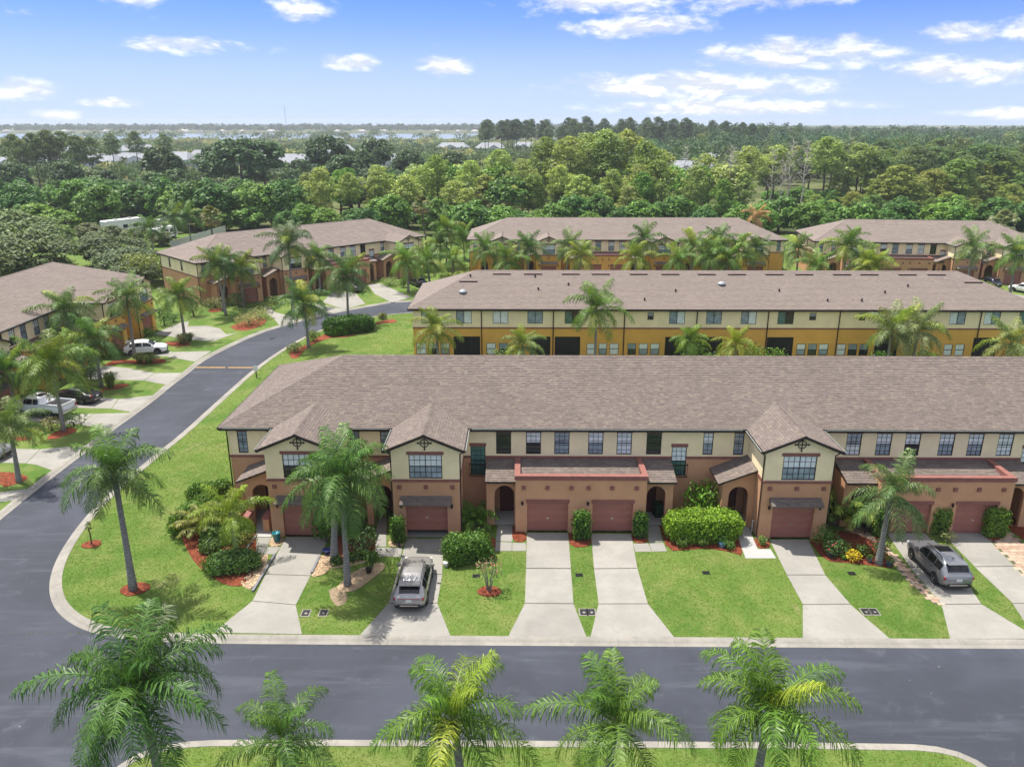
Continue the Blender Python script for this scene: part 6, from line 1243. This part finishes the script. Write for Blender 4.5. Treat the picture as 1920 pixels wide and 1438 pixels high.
for v in ((-204.33,330.00,22.14),(-193.95,326.00,22.39),(-191.88,332.00,23.55),(-187.75,336.00,22.90),(-174.34,322.00,21.44),(-173.37,330.00,20.92),(-209.45,420.00,21.09),(-201.70,430.00,22.04),(-190.82,440.00,20.86),(-194.26,318.00,19.92)): put('pine',v,PINED,'standing over the left roofs','tall dark crowned pine',1.15)
for v in ((-103.05,300.00,20.65),(-97.52,310.00,19.51),(-120.38,322.00,17.26),(-110.42,300.00,15.98),(-130.00,296.00,17.77),(-162.28,290.00,13.57),(-65.49,300.00,14.69),(-65.01,330.00,15.82),(-45.49,330.00,15.62),(-77.93,330.00,21.14),(-93.47,345.00,11.25),(-145.07,285.00,10.18),(-120.59,285.00,10.56),(-82.69,290.00,9.94),(-181.56,290.00,12.64),(-48.12,300.00,9.79),(-28.48,350.00,14.35),(-64.13,360.00,19.14)): put('dark',v,DARK,'among the grey roofed houses','dark dense tree',1.2)
for i in range(56):
    y=rnd.uniform(232,330); x=rnd.uniform(-.64,-.10)*y; put('dark' if i%3 else 'lush',(x,y,rnd.uniform(6,10)),(DARK,GREYG,LUSH)[i%3],'left of the pines','low scrubby tree',1.6)
for i in range(78):
    y=rnd.uniform(255,430); x=rnd.uniform(.30,.72)*y; put('pine' if i%3 else 'young',(x,y,rnd.uniform(12,19)),((.07,.125,.040),(.11,.165,.045),(.085,.135,.05))[i%3],'in the right hand woods','green pine',1.75)
for i in range(30): x=rnd.uniform(45,125); put('lush',(x,rnd.uniform(206,285),rnd.uniform(3.5,6.5)),BRT,'in the marsh gap between the far rows','low bright bush',1.6)
ORD=['leftmost','second from left','third from left','fourth from left','fifth from left','sixth from left','seventh from left','eighth from left','ninth from left','tenth from left','eleventh from left','twelfth from left']
from collections import defaultdict
def ordinal(n):
    t=('','first','second','third','fourth','fifth','sixth','seventh','eighth','ninth','tenth','eleventh','twelfth','thirteenth','fourteenth','fifteenth','sixteenth','seventeenth','eighteenth','nineteenth')
    if n<20: return t[n]
    d=('','','twentieth','thirtieth','fortieth','fiftieth','sixtieth','seventieth','eightieth'); e=('','','twenty','thirty','forty','fifty','sixty','seventy','eighty')
    return d[n//10] if n%10==0 else e[n//10]+'-'+t[n%10]
grp=defaultdict(list)
for r in REG: grp[(r[3],r[4])].append(r)
for (zone,desc),lst in grp.items():
    lst.sort(key=lambda r:r[1][0]/r[1][1])
    for i,(kind,pos,col,_,_,sxy,h) in enumerate(lst):
        tree(kind,pos[0],pos[1],max(pos[2]+.3,3.5),col,sxy,label=f'{desc} {zone}, {ordinal(i+1)} from the left',group=f'{desc}s {zone}')
# grey-roofed houses beyond the scrub
def far_house(label,X,Y,w,d,h,rz,group,big=True):
    o=empty('suburban_house',(X,Y,-.3),rz,label=label,category='house',group=group); b=MB(); b.box(-w/2,w/2,-d/2,d/2,0,h); b.obj('wall',M('pale_siding',(.52,.56,.60),.8,.06,.5),o)
    r=MB(); e=.6; rh=d*.27
    r.face([(-w/2-e,-d/2-e,h-.1),(w/2+e,-d/2-e,h-.1),(w/2-d*.25,0,h+rh),(-w/2+d*.25,0,h+rh)]); r.face([(w/2+e,d/2+e,h-.1),(-w/2-e,d/2+e,h-.1),(-w/2+d*.25,0,h+rh),(w/2-d*.25,0,h+rh)]); r.face([(-w/2-e,d/2+e,h-.1),(-w/2-e,-d/2-e,h-.1),(-w/2+d*.25,0,h+rh)]); r.face([(w/2+e,-d/2-e,h-.1),(w/2+e,d/2+e,h-.1),(w/2-d*.25,0,h+rh)])
    g=w*.2; r.face([(-g-.4,-d/2-1.4,h-.1),(0,-d/2-1.4,h+rh*.6),(0,-d*.15,h+rh*.6),(-g-.4,-d*.1,h-.1)][::-1]); r.face([(g+.4,-d/2-1.4,h-.1),(0,-d/2-1.4,h+rh*.6),(0,-d*.15,h+rh*.6),(g+.4,-d*.1,h-.1)])
    r.obj('roof',M('grey_roof_shingles',(.27,.285,.315),.9,.15,1.2),o)
    b=MB(); b.box(-g,g,-d/2-1.0,-d/2+.01,0,h-.1); b.face([(-g,-d/2-1.0,h-.1),(g,-d/2-1.0,h-.1),(0,-d/2-1.0,h+rh*.55)]); b.obj('gable_wall',M('pale_siding',(.52,.56,.60)),o)
    for z in ((1.0,3.9) if h>4.5 else (1.0,)):
        for x in (-w*.38,-w*.28,w*.28,w*.38,-.9,.9): b=MB(); yy=-d/2-(1.0 if abs(x)<g else 0); b.box(x-.55,x+.55,yy-.05,yy,z,z+1.5); b.obj('window',GLASS_D,o)
hs=[(-263.93,428.65),(-249.32,438.06),(-236.22,457.93),(-225.69,479.59),(-203.03,479.82),(-196.11,516.21),(-139.70,421.00),(-128.29,439.26),(-111.00,439.44),(-78.28,459.50),(-196.50,607.82),(-292.26,625.32),(-327.43,606.51),(-133.02,608.45),(-144.95,810.48),(-190.74,826.11),(-58.15,714.00),(-24.82,690.62),(4.57,727.09),(64.13,518.80),(75.61,366.44),(111.24,461.39),(144.18,569.42),(292.26,521.07),(259.52,484.42),(86.46,482.70)]
hs=sorted(hs,key=lambda p:p[0]/p[1])
for i,(x,y) in enumerate(hs): far_house(f'pale house with grey roof beyond the scrub, {ordinal(i+1)} from the left',x,y,rnd.uniform(18,27),rnd.uniform(13,17),6.2 if y<520 else 6.5,rnd.uniform(-.4,.4),'grey roofed houses beyond the woods')
# ------------------------------------------------------------------ far woods, river and far shore
def woods(name,label,spots,col,per,leaf,ncl,mat=None,flat=.8):
    V=[];T=[]
    for (x,y,h,w) in spots:
        k=max(2,int(ncl*rnd.uniform(.7,1.3))); f=rnd.uniform(.62,1.4); t=(f*rnd.uniform(.85,1.25),f,f*rnd.uniform(.8,1.2),1)
        for c in range(k):
            a=rnd.uniform(0,6.28); q=math.sqrt(rnd.random()); rr=w*.34*q; r=w*rnd.uniform(.17,.27); zc=h-r*flat*.9-(h*.34)*q*q*rnd.uniform(.6,1.2)-h*.1*rnd.random()
            d=sph(per,-.45); P=np.array([x+rr*math.cos(a),y+rr*math.sin(a),zc])+d*np.array([r,r,r*flat])*rng.uniform(.7,1.05,(len(d),1)); v,_=leaf_quads(P,d,leaf,1.5,.5); V.append(v); T.append(np.tile(t,(len(d),1)))
    V=np.concatenate(V); T=np.concatenate(T).astype(np.float32); me=np_mesh(name,V,np.arange(len(V)).reshape(-1,4),FARLEAF)
    if len(me.polygons)==len(T): me.attributes.new('tree_tint','FLOAT_COLOR','FACE').data.foreach_set('color',T.ravel())
    o=add(name,me,None,label=label,kind='stuff'); o.color=(*[c*1.6 for c in col],1); return o
def field(n,y0,y1,a0,a1,h0,h1,w0,w1,ex=None):
    out=[]
    while len(out)<n:
        y=math.sqrt(rnd.uniform(y0*y0,y1*y1)); x=rnd.uniform(a0,a1)*y
        if any((x-q[0])**2+(y-q[1])**2<18**2 or (abs(x-q[0])<13 and 0<q[1]-y<30) for q in hs): continue
        if ex and ex(x,y): continue
        out.append((x,y,rnd.uniform(h0,h1),rnd.uniform(w0,w1)))
    return out
woods('scrub_woods','dark scrub between the houses',field(1750,320,780,-.88,.24,6,10.5,9,14),(.060,.100,.040),16,1.15,6)
woods('scrub_woods','pale green scrub between the houses',field(1050,360,1150,-.88,.20,5.5,9.5,10,15),(.165,.185,.085),15,1.4,5)
woods('green_woods','dark green woods at the right',field(520,380,850,.12,.78,11,22,13,21),(.050,.098,.038),24,1.15,8)
woods('green_woods','olive tree tops in the woods at the right',field(240,360,850,.12,.78,12,22,12,20),(.115,.150,.055),24,1.15,8)
woods('green_woods','blue green tree tops in the woods at the right',field(300,400,900,.12,.78,14,24,12,20),(.042,.085,.048),24,1.2,8)
woods('far_scrub','low scrub before the river',field(930,760,1120,-.9,.34,5,9,14,22),(.085,.125,.060),12,2.0,5)
# a long stand of tall pines on the right horizon: the nearest stand singly
for i in range(46):
    a=-.045+.33*(i/45)+rnd.uniform(-.012,.012); y=rnd.uniform(590,720); h=rnd.uniform(23,31.5) if i>8 else rnd.uniform(27,30); tm,cm,h0=TR['pine'][i%4]
    o=empty('pine_tree',(a*y,y,-.3),rnd.uniform(0,6.28),category='tree',label=f'tall dark horizon pine, {ordinal(i+1)} from the left along the skyline',group='tall pines on the skyline'); o.scale=(h/h0*1.05,h/h0*1.05,h/h0); add('trunk',tm,o); add('crown',cm,o).color=tone((.055,.09,.04))
woods('pine_forest','dense tall pine forest on the right skyline',field(420,640,900,.06,.34,17,28,8,13),(.045,.080,.036),18,1.2,6)
woods('pine_forest','dense pine forest on the far right skyline',field(620,680,1250,.20,.80,11,25.5,13,24),(.042,.076,.036),18,1.6,7)
woods('far_scrub','marsh edge scrub along the river',field(260,1120,1340,-.74,.30,2,5,14,24),(.10,.14,.07),10,2.0,4)
woods('far_scrub','taller trees along the near river bank',field(150,1040,1350,-.60,.30,11,19,16,34),(.075,.11,.055),14,2.0,7)
sheet('river',[(-2400,1370),(420,1370),(420,1440),(-100,1500),(-100,2120),(-2400,2120)],-.28,M('river_water',(.20,.25,.29),.22,.05,.01,spec=.5),kind='structure')
woods('far_shore_woods','wooded far shore of the river',field(1450,2128,2700,-.9,.16,17,27,20,34),(.034,.060,.032),12,3.6,5)
woods('far_shore_woods','woods on the far horizon at the right',field(800,1400,2600,.12,.80,8,19,18,32),(.040,.07,.034),12,3.2,5)
shore=[(-.62,2165),(-.55,2160),(-.50,2170),(-.44,2160),(-.405,2165),(-.385,2162),(-.36,2168),(-.335,2160),(-.30,2164),(-.22,2160),(-.19,2166),(-.165,2160),(-.10,2150),(-.075,2152),(-.055,2150)]
for i,(a,y) in enumerate(shore):
    o=empty('shore_house',(a*y,y-12,-.3),rnd.uniform(-.3,.3),category='house',label=f'tiny white house on the far river bank, {ordinal(i+1)} from the left',group='white houses on the far river bank'); w=rnd.uniform(9,24); b=MB(); b.box(-w/2,w/2,-6,6,0,6.5); b.obj('wall',WHITEP,o); b=MB(); b.raw([(-w/2-1,-7,6.4),(w/2+1,-7,6.4),(w/2+1,7,6.4),(-w/2-1,7,6.4),(-w/2+4,0,10),(w/2-4,0,10)],[(0,1,5,4),(2,3,4,5),(3,0,4),(1,2,5)]); b.obj('roof',M('shore_roof',(.42,.38,.36),.8,.1),o)
o=empty('radio_mast',(-.283*2300,2300,-.3),0,category='mast',label='thin radio mast standing above the far shore'); b=MB(); b.tube([(0,0,0),(0,0,72)],[.7,.35],5); b.obj('mast_pole',M('mast_grey',(.3,.32,.35),.6,0),o)
# ------------------------------------------------------------------ turf blades on the near lawns
def turf(poly,dens,hmin,hmax,xr=None,label=None):
    P=scatter(poly,dens)
    if xr is not None: P=P[(P[:,1]<xr[1])&(P[:,1]>xr[0])&(np.abs(P[:,0])<P[:,1]*.70+3)]
    keep=np.ones(len(P),bool)
    for h in HOLES: keep&=~inpoly(P,h)
    keep&=~((P[:,0]>-20.1)&(P[:,0]<60)&(P[:,1]>50.0)&(P[:,1]<64.2)); P=P[keep]
    n=len(P)*3; C=np.repeat(P,3,0)+rng.normal(0,.035,(n,2)); a=rng.uniform(0,6.28,n); h=rng.uniform(hmin,hmax,n); w=rng.uniform(.010,.018,n); ln=rng.uniform(.2,.9,n)*h; b=rng.uniform(0,6.28,n)
    V=np.empty((n,3,3)); V[:,0]=np.column_stack([C[:,0]-np.cos(a)*w,C[:,1]-np.sin(a)*w,np.zeros(n)]); V[:,1]=np.column_stack([C[:,0]+np.cos(a)*w,C[:,1]+np.sin(a)*w,np.zeros(n)]); V[:,2]=np.column_stack([C[:,0]+np.cos(b)*ln,C[:,1]+np.sin(b)*ln,h])
    o=add('grass',np_mesh('grass',V.reshape(-1,3),np.arange(3*n).reshape(-1,3),GRASS),None,kind='stuff',label=label); o.color=(.165,.245,.052,1)
NEAR=[p for p in BLOCK_A if p[1]<64]
turf([(-30,35.8),(40,35.8),(40,50.2),(-20.1,50.2),(-20.1,66),(-29.4,66),(-29.85,54),(-29.8,50.4),(-29.3,46.6),(-28.4,43),(-27.1,40.2),(-25.4,38.1),(-23.1,36.6),(-20.4,35.95)],130,.02,.045,(30,70),'short green lawn grass before the front row')
turf(BLOCK_C,150,.02,.05,(18,30),'short green lawn grass on the near island')
turf([(-29.2,66),(-20.4,66),(-12.4,86),(-12.4,111),(-16,111.2),(-20.9,108.8),(-24,105.2),(-26.3,100.7),(-27.7,95.4),(-28.6,89.3),(-29.1,83)],30,.04,.08,(60,115),'sunlit lawn grass beside the curving street')
# ------------------------------------------------------------------ summer haze in the air
b=MB(); b.box(-3300,3300,-160,3300,-1.4,38); hz=bpy.data.materials.new('haze_air'); hz.use_nodes=True; k=NT(hz.node_tree); k.n.clear(); out=k.new('ShaderNodeOutputMaterial'); pv=k.new('ShaderNodeVolumePrincipled')
pv.inputs['Color'].default_value=(.86,.92,1,1); pv.inputs['Density'].default_value=.00016; pv.inputs['Anisotropy'].default_value=.2; k.link(pv.outputs[0],out.inputs['Volume'])
b.obj('haze',hz,kind='stuff')
